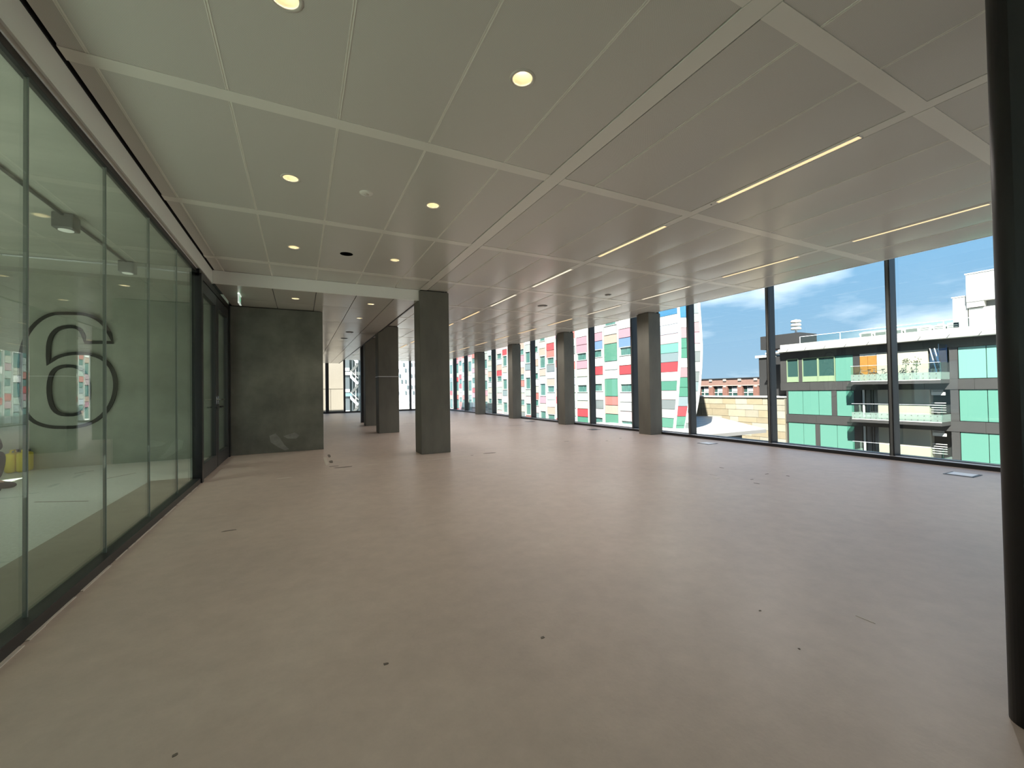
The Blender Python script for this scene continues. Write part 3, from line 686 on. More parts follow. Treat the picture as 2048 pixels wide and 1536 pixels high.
# unit boxes scaled per panel
def unit(mname, name):
    me = bpy.data.meshes.new(name); bm = bmesh.new(); bx(bm, -.5, .5, -.5, .5, -.5, .5); bm.to_mesh(me); bm.free(); me.materials.append(M[mname]); return me
UM = {k: unit('f_' + k, 'facade_panel') for k in PAL}
UPANE = unit('f_pane', 'pane')
fr_me = bpy.data.meshes.new('facade_window'); bm = bmesh.new()
bx(bm, -.5, .5, -.5, -.43, -.5, .5); bx(bm, -.5, .5, .43, .5, -.5, .5); bx(bm, -.5, .5, -.43, .43, .42, .5); bx(bm, -.5, .5, -.43, .43, -.5, -.42); bx(bm, .3, .5, -.43, .43, -.42, .42)
bm.to_mesh(fr_me); bm.free(); fr_me.materials.append(M['f_frame'])
npan = 0
def put(me, name, cx, cyy, cz, sx, sy, sz, parent):
    o = bpy.data.objects.new(name, me); C.objects.link(o); o.parent = parent; o.location = Vector((cx, cyy, cz)) - wpos(parent); o.scale = (sx, sy, sz)
    return o
stuff_bm = {}
def cell(col, y0, y1, z0, z1, far):
    """one facade cell on the front plane; w = window with frame and pane"""
    g = .055
    if col == 'w':
        if far:
            bx(stuff_bm.setdefault('pane', bmesh.new()), FX + .02, FX + .1, y0 + .1, y1 - .1, z0 + .06, z1 - .06); return
        o = put(fr_me, 'facade_window', FX + .06, (y0 + y1) / 2, (z0 + z1) / 2, .22, y1 - y0 - .02, z1 - z0 - .02, tow)
        q = bpy.data.objects.new('pane', UPANE); C.objects.link(q); q.parent = o; q.location = (.12, 0, 0); q.scale = (.1, .88, .86)
        return
    if far: bx(stuff_bm.setdefault(col, bmesh.new()), FX - .04, FX + .1, y0 + g, y1 - g, z0 + g, z1 - .005)
    else: put(UM[col], 'facade_panel', FX + .03, (y0 + y1) / 2, (z0 + z1) / 2 - g / 2, .16, y1 - y0 - .02, z1 - z0 - g, tow)
colsB = [24.4, 26.6, 28.8, 30.82, 33.2, 35.22, 37.2, 39.17, 41.07, 42.72, 44.6, 46.24, 48.0, 49.5, 51.15, 52.85, 54.8, 56.4, 57.95, 59.7, 61.4, 63.1, 64.6, 66.3, 68.0, 69.3, 70.95, 72.6]
while colsB[-1] < 101: colsB.append(colsB[-1] + 1.75)
def table(spec):
    """spec: list of (top z, bottom z, colour)"""
    return spec
def rows(z0, cols_, p=.81):
    out = []; z = z0
    for c_ in cols_:
        n = 2 if c_.endswith('2') else 1
        out.append((z, z - p * n, c_.rstrip('2'))); z -= p * n
    return out
known = {
 2: rows(7.22, ['white', 'pink', 'blue', 'w', 'white', 'red', 'palepink', 'w', 'white', 'greywhite', 'palepink', 'w', 'white', 'blue']),
 1: rows(7.71, ['w', 'greywhite', 'peach', 'green2', 'greywhite', 'white', 'green2', 'salmon', 'peach', 'green2', 'white', 'pink']),
 4: rows(7.33, ['white', 'pink', 'blue', 'w', 'white', 'red', 'greywhite', 'w', 'white', 'grey', 'white', 'w', 'cream', 'red']),
 5: rows(7.24, ['white', 'pink', 'pink', 'w', 'pink', 'cream', 'mint', 'w', 'mint', 'cream', 'red', 'green', 'white', 'pink']),
 8: rows(7.24, ['cream', 'red', 'salmon', 'w', 'grey', 'paleblue', 'peach', 'w', 'mint', 'white', 'peach', 'w', 'white', 'pink']),
 9: rows(7.62, ['w', 'cream', 'peach', 'w2', 'peach', 'mint', 'w2', 'pink', 'cream', 'w2', 'white', 'red']),
}
# index in colsB intervals
known_by_interval = {1: known[2], 2: known[1], 3: known[4], 4: known[5], 7: known[8], 8: known[9]}
wts = ['white'] * 6 + ['greywhite'] * 4 + ['mint'] * 4 + ['cream'] * 4 + ['palepink'] * 4 + ['peach'] * 4 + ['pink'] * 4 + ['red'] * 4 + ['salmon'] * 4 + ['grey'] + ['paleblue'] * 2 + ['bluegrey']
rr = random.Random(21)
for i, (a, b) in enumerate(zip(colsB, colsB[1:])):
    far = a > 58
    if i in known_by_interval: rws = known_by_interval[i]
    else:
        ph = 8.05 if i % 2 else 7.64; seq = []
        kind = i % 2
        for fl_ in range(4):
            seq += ([rr.choice(wts), rr.choice(wts), 'w', rr.choice(wts)] if kind else [rr.choice(wts), rr.choice(wts), 'w2'])
        rws = rows(ph, seq)
    top = rws[0][0]; z = top
    while z < 11.5:
        cell(rr.choice(wts), a + .14, b - .14, z, min(z + .81, 12.3), True); z += .81
    for zt, zb, c_ in rws:
        if zb < -4.2: cell(c_, a + .14, b - .14, zb, zt, True)
        else: cell(c_, a + .14, b - .14, zb, zt, far)
    z = rws[-1][1]
    while z > -19: 
        cell(rr.choice(wts), a + .14, b - .14, z - 1.62, z, True); z -= 1.62
for k, bm in stuff_bm.items(): obj('facade_panel', bm, M['f_' + k], tow, kind='stuff')
bm = bmesh.new()
for a in colsB: bx(bm, FX - .06, FX + .12, a - .1, a + .1, -19.5, 12.4)
obj('facade_fins', bm, M['f_frame'], tow)
# curved end of the tower
def curve(tab, z):
    if z >= tab[0][1]: return tab[0][0]
    for (a, za), (b, zb) in zip(tab, tab[1:]):
        if z >= zb: return b + (a - b) * (z - zb) / (za - zb)
    (a, za), (b, zb) = tab[-2], tab[-1]
    return b + (b - a) / (za - zb) * (zb - z) * .8
SEAM = [(22.22, 11.5), (22.12, 8.8), (22.07, 7.2), (22.01, 5.88), (22.0, 4.76), (22.03, 3.37), (22.16, 1.98), (22.33, .35), (22.70, -2.14), (23.2, -4.2)]
EDGE = [(21.35, 11.5), (21.15, 8.8), (21.05, 7.35), (20.96, 5.8), (20.90, 4.17), (20.96, 2.87), (21.12, 1.43), (21.32, .19), (21.55, -.77), (21.95, -2.2), (22.5, -4.2)]
def spt(z): return Vector((FX, curve(SEAM, z), z))
def ept(z): return Vector((26.5, curve(EDGE, z), z))
nd = Vector((-.7, -.7, 0)).normalized()
front = [(8.2, 6.69, 'skyblue'), (6.69, 5.98, 'white'), (5.98, 5.24, 'paleblue'), (5.24, 4.5, 'palepink'), (4.5, 3.78, 'aqua'), (3.78, 3.07, 'bluegrey'), (3.07, 2.31, 'red'), (2.31, 1.61, 'white'), (1.61, .87, 'green'), (.87, .17, 'palepink'), (.17, -.57, 'grey'), (-.57, -1.27, 'greywhite'), (-1.27, -2.01, 'green'), (-2.01, -2.75, 'palepink'), (-2.75, -3.5, 'white'), (-3.5, -4.2, 'mint'), (9.0, 8.2, 'white'), (9.8, 9.0, 'mint'), (11.5, 9.8, 'skyblue')]
for zt, zb, c_ in front:
    bm = bmesh.new(); g = .03
    quadslab(bm, [(FX + .1, 24.3, zb + g), (FX + .1, spt(zb).y + .12, zb + g), (FX + .1, spt(zt).y + .12, zt), (FX + .1, 24.3, zt)], (-1, 0, 0), .14)
    obj('end_panel', bm, M['f_' + c_], tow)
endA = [(11.5, 9.5, 'mint'), (9.5, 8.0, 'skyblue'), (8.0, 6.35, 'skyblue'), (6.35, 5.6, 'white'), (5.6, 4.8, 'mauve'), (4.8, 4.05, 'green'), (4.05, 3.3, 'green'), (3.3, 2.6, 'white'), (2.6, 1.85, 'mauve'), (1.85, 1.1, 'green'), (1.1, .4, 'green'), (.4, -.33, 'bluegrey'), (-.33, -1.1, 'red'), (-1.1, -1.8, 'green'), (-1.8, -2.6, 'green'), (-2.6, -3.4, 'white'), (-3.4, -4.2, 'grey')]
endB = [(11.5, 9.6, 'white'), (9.6, 8.0, 'mint'), (8.0, 6.6, 'bluegrey'), (6.6, 5.95, 'greywhite'), (5.95, 5.2, 'mauve'), (5.2, 4.35, 'pink'), (4.35, 3.75, 'mint'), (3.75, 3.0, 'grey'), (3.0, 2.25, 'greywhite'), (2.25, 1.5, 'grey'), (1.5, .8, 'bluegrey'), (.8, 0, 'greywhite'), (0, -.8, 'grey'), (-.8, -1.6, 'white'), (-1.6, -2.4, 'grey'), (-2.4, -3.3, 'mint'), (-3.3, -4.2, 'white')]
for tab, f0, f1 in ((endA, .05, .55), (endB, .58, .96)):
    for zt, zb, c_ in tab:
        q = [spt(zb).lerp(ept(zb), f0), spt(zb).lerp(ept(zb), f1), spt(zt).lerp(ept(zt), f1), spt(zt).lerp(ept(zt), f0)]
        q[0].z += .03; q[1].z += .03
        q = [p - nd * .08 for p in q]
        bm = bmesh.new(); quadslab(bm, q, nd, .12); obj('end_panel', bm, M['f_' + c_], tow)
zz = [11.5 - .6 * k for k in range(27)]
for f, r_ in ((0, .11), (.565, .05), (1, .09)):
    bm = bmesh.new(); sweep(bm, [spt(z).lerp(ept(z), f) for z in zz], r_, 8); obj('edge_fin', bm, M['f_white'], tow, smooth=True)
bm = bmesh.new()                                   # backing behind the curved end
for a, b in zip(zz, zz[1:]):
    quadslab(bm, [spt(b) + Vector((.15, .25, 0)), ept(b) + Vector((.15, .1, 0)), ept(a) + Vector((.15, .1, 0)), spt(a) + Vector((.15, .25, 0))], (.7, .7, 0), .3)
obj('end_backing', bm, M['f_frame'], tow)

# ------------------------------------------------------------------ balcony building
M['b_dark'] = mat('dark_cladding', (.034, .033, .032), .6, noise=(.8, .08))
M['b_dark2'] = mat('charcoal_cladding', (.022, .0215, .022), .6)
M['b_turq'] = mat('turquoise_glass', (.085, .21, .165), .12)
M['b_turq2'] = mat('turquoise_glass_pale', (.13, .28, .235), .12)
M['b_glass'] = mat('dark_window', (.025, .06, .055), .05)
M['b_lime'] = mat('pale_green_panel', (.19, .25, .155), .3)
M['b_white'] = mat('white_render', (.5, .49, .455), .6)
M['b_cream'] = mat('cream_render', (.34, .31, .245), .7)
M['b_orange'] = mat('orange_wood', (.29, .125, .025), .5, noise=(4, .2, (1, 1, 4)))
M['b_curtain'] = mat('grey_curtain', (.3, .3, .3), .8, noise=(6, .5, (1, 1, .05)))
M['plant'] = mat('dark_foliage', (.05, .08, .04), .8)
BX = 41.5
bal = thing('apartment_building', (45, 12, -20), 'balcony building with turquoise glazing and dark bands beyond the windows', 'building')
bm = bmesh.new(); bx(bm, 43.2, 58, -12, 23.6, -20, 5.0); obj('building_core', bm, M['b_dark2'], bal)
BZ = [3.67, .62, -2.40, -5.42]                    # underside of each band; band is .75 high
for k, z in enumerate((3.67, .67, -2.33, -5.35)):
    ya = 23.97 if k < 2 else 23.5
    # bands in lengths so joints show
    yy = ya
    while yy > -10:
        l = 2.6; box('spandrel_band', M['b_dark'], bal, BX - .02, BX + .5, yy - l + .012, yy, z, z + (.72 if k == 0 else .74)); yy -= l
    box('floor_slab', M['b_dark2'], bal, BX + .3, 43.3, -10, ya - .1, z, z + .6)
def glaz(y1, y0, z0, z1, m, name='glazing_panel'):
    box(name, m, bal, BX + .06, BX + .12, y0 + .02, y1 - .02, z0 + .03, z1 - .03)
T = M['b_turq']; T2 = M['b_turq2']; D = M['b_dark2']
top = (1.42, 3.67); mid = (-1.58, .67); lowz = (-4.6, -2.33)
def pier(y1, y0, zz_, m=None): box('dark_pier', m or M['b_dark'], bal, BX + .02, BX + .2, y0, y1, *zz_)
pier(23.96, 23.39, top)
for a, b in ((23.37, 22.32), (21.99, 20.7), (20.68, 19.36)):
    w = thing('building_window', (BX, (a + b) / 2, top[0]), parent=bal)
    bm = bmesh.new(); bx(bm, BX + .0, BX + .14, b, b + .05, 1.45, 3.64); bx(bm, BX, BX + .14, a - .05, a, 1.45, 3.64); bx(bm, BX, BX + .14, b + .05, a - .05, 3.58, 3.64); obj('window_frame', bm, M['b_lime'], w)
    box('pane', M['b_glass'], w, BX + .1, BX + .13, b + .05, a - .05, 1.95, 3.58)
    box('lower_panel', M['b_lime'], w, BX + .06, BX + .13, b + .05, a - .05, 1.46, 1.95)
pier(22.32, 22.0, top); glaz(19.34, 18.02, *top, T); pier(18.02, 17.57, top, D)
pier(23.45, 23.34, mid); glaz(23.32, 22.03, *mid, T); glaz(22.03, 20.7, *mid, T); glaz(20.7, 19.68, *mid, T); pier(19.68, 19.3, mid); glaz(19.3, 18.02, *mid, T); pier(18.02, 17.5, mid, D)
pier(23.45, 23.37, lowz); glaz(23.35, 22.03, *lowz, T); glaz(22.03, 21.02, *lowz, T); pier(21.02, 20.67, lowz); glaz(20.67, 19.33, *lowz, T); glaz(19.33, 18.05, *lowz, T); pier(18.05, 17.5, lowz, D)
for zz_ in (top, mid, lowz):
    pier(12.2, 11.78, zz_); yy = 11.76
    for l in (1.36, .9, 1.4, 1.3, 1.4, 1.3, 1.4, 1.3, 1.4):
        glaz(yy, yy - l, *zz_, T2 if zz_ is top else T); yy -= l
    # recess behind the balcony
    box('recess_wall', M['b_dark'], bal, 43.05, 43.25, 12.2, 17.6, *zz_)
    box('recess_side', M['b_dark'], bal, BX + .1, 43.1, 12.18, 12.24, *zz_)
    box('cream_wall', M['b_cream'], bal, BX, 42.2, 13.32, 16.39, *zz_)
    if zz_ is top:
        for a, b in ((17.55, 17.02), (17.0, 16.43)): box('shutter_panel', M['b_orange'], bal, BX + .05, BX + .1, b, a, 1.45, 3.45, label='orange wooden shutter')
        box('header_panel', M['b_white'], bal, BX + .04, BX + .12, 16.43, 17.55, 3.46, 3.66)
    else:
        box('curtain', M['b_curtain'], bal, BX + .8, BX + .86, 16.4, 17.5, *zz_)
        box('white_post', M['b_white'], bal, BX + .02, BX + .12, 17.3, 17.42, *zz_)
        for q in (17.1, 16.95): box('dark_mullion', M['black'], bal, BX + .7, BX + .78, q, q + .06, *zz_)
    # louvred side screen and stair rails at the right of the recess
    for j in range(5): box('rail_bar', M['b_white'], bal, BX + .2, BX + .26, 12.5, 13.28, zz_[0] + .55 + j * .17, zz_[0] + .6 + j * .17)
    box('louvre_panel', M['b_white'], bal, BX + .15, BX + .2, 12.5, 13.25, zz_[1] - .42, zz_[1] - .2)
    for j in range(3): box('rail_bar', M['b_white'], bal, BX + .1, BX + .16, 12.6, 13.25, zz_[1] - .2 + j * .07, zz_[1] - .17 + j * .07)
# balconies
for k, z in enumerate((1.4, -1.62, -4.66)):
    b = thing('balcony', (40.7, 14.8, z), parent=bal)
    box('balcony_slab', M['b_dark'], b, 39.95, BX, 12.2, 17.5, z - .28, z)
    box('balcony_lip', M['b_white'], b, 39.92, 39.95, 12.2, 17.5, z - .05, z + .02)
    cuts = [17.5, 15.75, 14.0, 12.2]
    bm = bmesh.new()
    bx(bm, 39.92, 39.94, 12.2, 17.5, z, z + .52); bx(bm, 39.95, BX, 17.48, 17.5, z, z + .52); bx(bm, 39.95, BX, 12.2, 12.22, z, z + .52)
    obj('fritted_glass', bm, M['frit'], b)
    bm = bmesh.new()
    for a, c_ in zip(cuts, cuts[1:]): bx(bm, 39.92, 39.94, c_ + .01, a - .01, z + .52, z + 1.2)
    bx(bm, 39.95, BX, 17.48, 17.5, z + .52, z + 1.2); bx(bm, 39.95, BX, 12.2, 12.22, z + .52, z + 1.2)
    obj('balcony_glass', bm, M['railglass'], b)
    bm = bmesh.new()
    bx(bm, 39.92, 39.945, 12.2, 17.5, z + 1.2, z + 1.215)
    obj('hand_rail', bm, M['sill'], b)
    bm = bmesh.new()
    for j in range(15):
        for h in (.12, .42): cyl(bm, (39.90, 12.4 + j * .35, z + h), (39.92, 12.4 + j * .35, z + h), .032, n=8)
    obj('glass_bolts', bm, M['grey'], b)
    # dark shade panel under the slab
# glass wind screen at the top balcony; its blue paints in the sky reflection
box('wind_screen', M['screenglass'], bal, 40.0, 41.4, 12.26, 12.29, 1.45, 3.9)
box('wind_screen', M['screenglass'], bal, BX + .0, BX + .03, 12.3, 13.2, 1.45, 3.9)
for q in (0, .25): 
    bm = bmesh.new(); tube(bm, [(41.3, 13.15 - q, 3.7), (41.3, 12.8 - q, 1.9)], .03, 6); obj('tension_rod', bm, M['b_white'], bal)
# eaves
bm = bmesh.new(); bx(bm, 40.95, 41.75, -10, 23.6, 4.62, 5.0); obj('eave_fascia', bm, M['b_white'], bal)
bm = bmesh.new(); bx(bm, 40.75, 41.4, -10, 23.75, 4.30, 4.58, .06); obj('eave_gutter', bm, M['b_white'], bal)
for j in range(16):
    bm = bmesh.new(); y_ = 22.9 - 1.55 * j; cyl(bm, (40.73, y_, 4.36), (40.73, y_ - .14, 4.56), .025, n=6); obj('gutter_strap', bm, M['grey'], bal)
box('eave_end', M['b_white'], bal, 41.2, 43, 23.7, 25.2, 4.28, 4.42)
box('roof_deck', M['b_white'], bal, 41.7, 58, -12, 23.6, 4.9, 5.02)
# left wing and roof block
bm = bmesh.new(); bx(bm, 44, 56, 23.6, 27.62, -20, 4.15); obj('left_wing', bm, M['b_dark2'], bal)
box('wing_eave', M['b_white'], bal, 43.8, 46, 26.2, 27.9, 4.15, 4.4)
box('roof_block', M['b_dark2'], bal, 44, 47.1, 23.5, 27.4, 5.0, 6.4)
for a, b in ((22.6, 19.3), (19.3, 16), (16, 12.7), (12.7, 9), (9, 4)):
    box('roof_rail_glass', M['railglass'], bal, 42.4, 42.42, b + .03, a - .03, 5.0, 5.75)
bm = bmesh.new(); bx(bm, 42.39, 42.43, 4, 22.6, 5.74, 5.77)
for q in (22.6, 19.3, 16, 12.7, 9, 4): bx(bm, 42.39, 42.43, q - .02, q + .02, 5.0, 5.75)
obj('roof_rail', bm, M['alu'], bal)
# white stair tower
tw = thing('stair_tower', (44, 11, 5), parent=bal)
box('tower_low', M['b_white'], tw, 43.2, 47, 11.6, 12.42, 5.0, 7.42)
box('tower_high', M['b_white'], tw, 43.0, 47, 4.0, 11.65, 6.95, 8.95)
box('tower_base', M['b_white'], tw, 43.2, 47, 4.0, 11.65, 5.0, 6.5)
box('tower_slot', M['grey'], tw, 43.5, 47, 4.0, 10.8, 6.5, 6.95)
box('tower_slot_end', M['b_white'], tw, 43.05, 47, 10.8, 11.65, 6.55, 6.95)
box('tower_cap', M['alu'], tw, 42.95, 47, 4.0, 11.7, 8.95, 9.02)
box('tower_cap_low', M['alu'], tw, 43.15, 47, 11.6, 12.47, 7.42, 7.48)
# vent stack
v = thing('vent_stack', (44.4, 24.0, 6.4), parent=bal)
bm = bmesh.new(); cyl(bm, (44.4, 24.0, 6.4), (44.4, 24.0, 7.75), .1, n=12); obj('stack_pipe', bm, M['alu'], v)
for z in (6.72, 7.08, 7.44):
    bm = bmesh.new(); lathe(bm, [(.1, 0), (.44, .02), (.46, .12), (.38, .24), (.1, .26)], (44.4, 24.0, z), 20); bmesh.ops.recalc_face_normals(bm, faces=bm.faces); obj('stack_ring', bm, M['b_white'], v, smooth=True)
# roof equipment
for k in range(4):
    y_ = 18.05 - k * .98
    t = thing('roof_hatch', (43.3, y_ - .4, 5.02), '%s grey-fronted white roof hatch counting from the dark roof block' % ordn[k], 'hatch', 'roof hatches behind the glass rail')
    bm = bmesh.new(); prism(bm, [(43.0, y_), (43.8, y_), (43.8, y_ - .86), (43.0, y_ - .86)], 5.02, 5.52)
    for vv in bm.verts:
        if vv.co.z > 5.3: vv.co.y += .12
        if vv.co.z > 5.3 and vv.co.x > 43.4: vv.co.z += .18
    obj('hatch_body', bm, M['b_white'], t)
    box('hatch_grille', M['grey'], t, 42.97, 43.0, y_ - .74, y_ - .06, 5.1, 5.46)
for k in range(4):
    y_ = 15.1 - k * .78
    t = thing('cooling_unit', (43.5, y_ - .33, 5.02), '%s white louvred cooling unit on the roof left of the stair tower' % ordn[k], 'cooling unit', 'cooling units on the roof')
    bm = bmesh.new(); bx(bm, 43.2, 43.9, y_ - .66, y_, 5.05, 5.55 + .07 * (k % 2), .02); obj('unit_body', bm, M['b_white'], t)
    for j in range(3): box('louvre', M['grey'], t, 43.185, 43.2, y_ - .58, y_ - .08, 5.13 + j * .14, 5.17 + j * .14)
    bm = bmesh.new(); cyl(bm, (43.55, y_ - .33, 5.55), (43.55, y_ - .33, 5.66), .2, n=16); obj('fan_cowl', bm, M['alu'], t)
    for q in (.06, .6): box('unit_foot', M['grey'], t, 43.25, 43.85, y_ - q - .03, y_ - q + .03, 5.02, 5.05)
# bicycles and potted shrubs on the top balcony
def bike(y, x, z, label):
    t = thing('bicycle', (x, y, z), label, 'bicycle', 'bicycles on the top balcony')
    R_ = .33
    for s_ in (-.52, .52):
        bm = bmesh.new(); pts = [(x, y + s_ + R_ * math.cos(a), z + R_ + R_ * math.sin(a)) for a in [2 * math.pi * k / 20 for k in range(21)]]
        tube(bm, pts, .022, 6)
        for a in range(6): cyl(bm, (x, y + s_, z + R_), (x, y + s_ + R_ * math.cos(a * math.pi / 3), z + R_ + R_ * math.sin(a * math.pi / 3)), .006, n=5)
        obj('wheel', bm, M['black'], t)
    bm = bmesh.new()
    for p, q in (((-.52, R_), (-.1, .32)), ((-.52, R_), (-.2, .82)), ((-.1, .32), (-.2, .86)), ((-.2, .8), (.36, .82)), ((-.1, .32), (.38, .72)), ((.52, R_), (.34, .95))):
        cyl(bm, (x, y + p[0], z + p[1]), (x, y + q[0], z + q[1]), .02, n=6)
    obj('bike_frame', bm, M['grey'], t)
    box('saddle', M['black'], t, x - .06, x + .06, y - .32, y - .1, z + .86, z + .92, .02)
    bm = bmesh.new(); cyl(bm, (x - .26, y + .36, z + .98), (x + .26, y + .36, z + .98), .014, n=6); obj('handlebar', bm, M['black'], t)
bike(16.75, 40.6, 1.4, 'left bicycle parked on the top balcony before the orange shutters')
bike(15.9, 40.7, 1.4, 'right bicycle parked on the top balcony before the cream wall')
def shrub(y, h, label):
    t = thing('potted_shrub', (40.8, y, 1.4), label, 'plant', 'potted shrubs on the top balcony')
    bm = bmesh.new(); cyl(bm, (40.8, y, 1.4), (40.8, y, 1.72), .13, .17, n=14); obj('pot', bm, M['grey'], t)
    bm = bmesh.new(); r = random.Random(int(y * 10)); cyl(bm, (40.8, y, 1.72), (40.8, y, 1.5 + h), .02, n=6)
    for k in range(60):
        c_ = Vector((40.8 + r.gauss(0, .1), y + r.gauss(0, .12), 1.4 + h + r.gauss(0, .13))); d = Vector((r.uniform(-1, 1), r.uniform(-1, 1), r.uniform(-.5, 1))).normalized() * .1; n_ = d.cross(Vector((r.random(), r.random(), .3))).normalized() * .04
        bm.faces.new([bm.verts.new(c_), bm.verts.new(c_ + d * .5 + n_), bm.verts.new(c_ + d), bm.verts.new(c_ + d * .5 - n_)])
    obj('foliage', bm, M['plant'], t)
shrub(14.35, 1.35, 'taller potted shrub on the top balcony')
shrub(13.75, 1.25, 'smaller potted shrub on the top balcony toward the glass screen')
# ------------------------------------------------------------------ beige stone wall and white canopy roof
M['stone'] = [mat('stone_%d' % k, c_, .8, noise=(1.5, .07)) for k, c_ in enumerate(((.25, .21, .137), (.275, .245, .18), (.225, .187, .125), (.29, .265, .21), (.24, .217, .168)))]
M['mortar'] = mat('stone_joint', (.15, .13, .095), .9)
sw = thing('stone_wall', (41.6, 28, -20), 'beige stone block wall with a pale coping left of the balcony building', 'wall')
box('wall_core', M['mortar'], sw, 41.45, 43.8, 23.56, 44, -20, -.02)
box('coping', M['b_white'], sw, 41.2, 43.9, 23.5, 44, -.02, .10)
r = random.Random(5); z = -.02
while z > -7:
    h = r.choice((.55, .7, .75)); y_ = 23.56 + r.uniform(0, .1) - .1
    while y_ < 38.5:
        l = r.uniform(.9, 2.0); dx = r.uniform(0, .03)
        box('stone_block', r.choice(M['stone']), sw, 41.38 - dx, 41.5, max(y_, 23.56) + .012, y_ + l - .025, z - h + .03, z)
        y_ += l
    z -= h
M['roofjoint'] = mat('roof_joint', (.2, .19, .18), .7)
cp = thing('canopy_roof', (33, 24, -20), 'low white panelled roof in front of the stone wall', 'roof')
poly = [(20.5, 18.62), (30.4, 18.66), (38.0, 27.8), (40.1, 30.3), (38.9, 31.5), (20.5, 31.5)]
bm = bmesh.new(); prism(bm, poly, -2.3, -2.06); obj('roof_slab', bm, M['roofjoint'], cp)
M['roofpanel'] = mat('roof_panel', (.42, .415, .40), .4)
# standing strips parallel to the street
for k in range(9):
    ya = 18.75 + k * 1.42; yb = ya + 1.29
    def xr(y): return 30.3 + (y - 18.66) * (38.0 - 30.4) / (27.8 - 18.66)
    if yb > 31.3: break
    bm = bmesh.new(); prism(bm, [(20.6, ya), (min(xr(ya), 38.8), ya), (min(xr(yb), 38.8), yb), (20.6, yb)], -2.06, -2.01); obj('roof_panel', bm, M['roofpanel'], cp)
box('canopy_shade_wall', M['b_dark'], cp, 20.5, 29.0, 19.6, 31, -20, -2.3)  # wall coloured dark to paint in the shade under the canopy
# ------------------------------------------------------------------ brick warehouse far behind
M['brick'] = mat('brickwork', (.165, .075, .056), .85, noise=(2, .15))
M['brick2'] = mat('brickwork_pale', (.19, .11, .088), .85, noise=(2, .12))
M['stonetrim'] = mat('stone_trim', (.3, .26, .23), .8)
bk = thing('brick_warehouse', (84, 58, -20), 'red brick building with pale stone trim on the skyline', 'building')
box('brick_wall', M['brick'], bk, 80.6, 90, 40, 80, -20, 2.2)
box('parapet', M['brick2'], bk, 80, 90, 40, 80, 1.45, 2.75)
box('roof_edge', M['b_dark2'], bk, 79.8, 90, 40, 80, 2.75, 2.95)
box('stone_course', M['stonetrim'], bk, 79.85, 80.2, 40, 80, 1.30, 1.45)
for k in range(11):
    y_ = 44.2 + k * 3.35
    bm = bmesh.new(); bx(bm, 79.9, 80.7, y_ - .55, y_ + .55, -20, 1.3); obj('brick_pier', bm, M['brick'], bk)
    box('pier_cap', M['stonetrim'], bk, 79.8, 80.3, y_ - .35, y_ + .35, 2.3, 2.72)
    box('pier_block', M['stonetrim'], bk, 79.82, 80.3, y_ - .3, y_ + .3, 1.02, 1.3)
    w = thing('warehouse_window', (80.6, y_ + 1.67, -1), parent=bk)
    box('window_recess', M['b_glass'], w, 80.5, 80.58, y_ + .55, y_ + 2.8, -2.5, 1.25)
    box('blind', M['b_white'], w, 80.42, 80.5, y_ + .75, y_ + 1.85, .1, 1.0)
    bm = bmesh.new(); bx(bm, 80.38, 80.46, y_ + .55, y_ + 2.8, -.15, -.02); bx(bm, 80.38, 80.46, y_ + 1.9, y_ + 2.05, -2.5, 1.2); bx(bm, 80.38, 80.46, y_ + .55, y_ + .7, -2.5, 1.2); obj('window_bar', bm, M['b_white'], w)
bm = bmesh.new(); cyl(bm, (86, 49.4, 2.9), (86, 49.4, 4.0), 1.0, .8, n=16); cyl(bm, (86, 49.4, 4.0), (86, 49.4, 4.8), .55, .35, n=16); cyl(bm, (86, 49.4, 4.8), (86, 49.4, 5.6), .12, .05, n=8)
t = obj('roof_cupola', bm, M['b_white'], None); tag(t, 'small white cupola on the brick skyline', 'cupola')
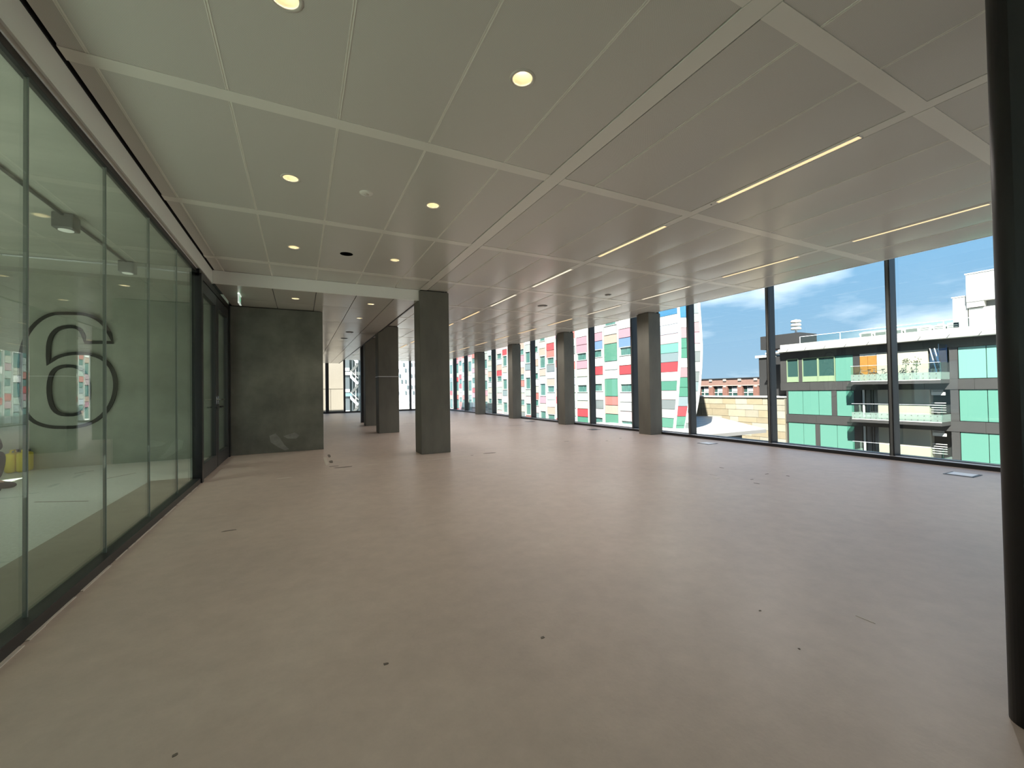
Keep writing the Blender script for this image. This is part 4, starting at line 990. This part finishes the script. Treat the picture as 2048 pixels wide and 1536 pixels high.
# ------------------------------------------------------------------ buildings seen past the far windows
M['travertine'] = mat('travertine', (.34, .30, .245), .8, noise=(.6, .06))
ts = thing('stone_tower', (2, 28.5, -20), 'tall cream stone-clad wall outside the far windows', 'building')
box('stone_core', M['travertine'], ts, 1.0, 2.40, 27.0, 32, -20, 12)
for a, b, c_, d in ((1.02, 2.38, 1.35, 6.0), (1.02, 1.60, -4, 1.32), (1.62, 2.38, -4, 1.32), (1.02, 2.38, 6.03, 11.9)):
    box('cladding_slab', M['travertine'], ts, a, b, 26.96, 27.0, c_, d)
M['st_glass'] = mat('stair_glazing', (.18, .28, .30), .15)
M['st_dark'] = mat('stair_dark', (.10, .12, .13), .5)
sb = thing('stair_building', (7, 64, -20), 'glazed stairwell building with zigzag stairs outside the far windows', 'building')
box('back_wall', M['st_glass'], sb, 4.0, 10.5, 66, 70, -20, 16)
box('dark_shaft', M['st_dark'], sb, 4.6, 6.2, 62.6, 66, -20, 16)
for k in range(7):
    z = -8.4 + k * 3.0
    box('landing', M['st_glass'] if k % 2 else M['b_white'], sb, 5.0, 10.5, 62.4, 66, z, z + .45)
    box('shaft_band', M['alu'], sb, 4.6, 6.2, 62.55, 62.6, z + .6, z + 1.0)
    bm = bmesh.new(); quadslab(bm, [(6.25, 62.3, z + 2.6), (7.3, 62.3, z + 1.5), (7.3, 62.3, z + 2.0), (6.25, 62.3, z + 3.1)], (0, -1, 0), .15); obj('stair_flight', bm, M['alu'], sb)
    bm = bmesh.new(); quadslab(bm, [(7.3, 62.3, z + 1.3), (6.4, 62.3, z + .3), (6.4, 62.3, z + .75), (7.3, 62.3, z + 1.75)], (0, -1, 0), .15); obj('stair_flight', bm, M['grey'], sb)
    bm = bmesh.new(); tube(bm, [(6.25, 62.1, z + 3.6), (7.3, 62.1, z + 2.5)], .05, 6); obj('stair_rail', bm, M['b_white'], sb)
for k in range(9): box('glazing_fin', M['b_white'] if k % 2 else M['st_dark'], sb, 6.5 + k * .42, 6.6 + k * .42, 62.2, 62.4, -12, 16)
M['hexwall'] = mat('white_cladding', (.45, .46, .475), .5)
hx = thing('white_block', (10, 52, -20), 'white block dotted with small grey windows outside the far windows', 'building')
box('block_wall', M['hexwall'], hx, 8.6, 11.8, 46, 60, -20, 14)
bm = bmesh.new(); r = random.Random(9)
for i in range(7):
    for j in range(34):
        if r.random() < .5: bx(bm, 8.8 + i * .42 + (j % 2) * .2, 8.94 + i * .42 + (j % 2) * .2, 45.95, 46.0, -6 + j * .62, -5.62 + j * .62)
obj('small_windows', bm, M['bluegrey'] if 'bluegrey' in M else M['f_bluegrey'], hx, kind='stuff')
box('low_annex', M['b_white'], hx, 9.4, 11.0, 44, 45.9, -20, -.1)
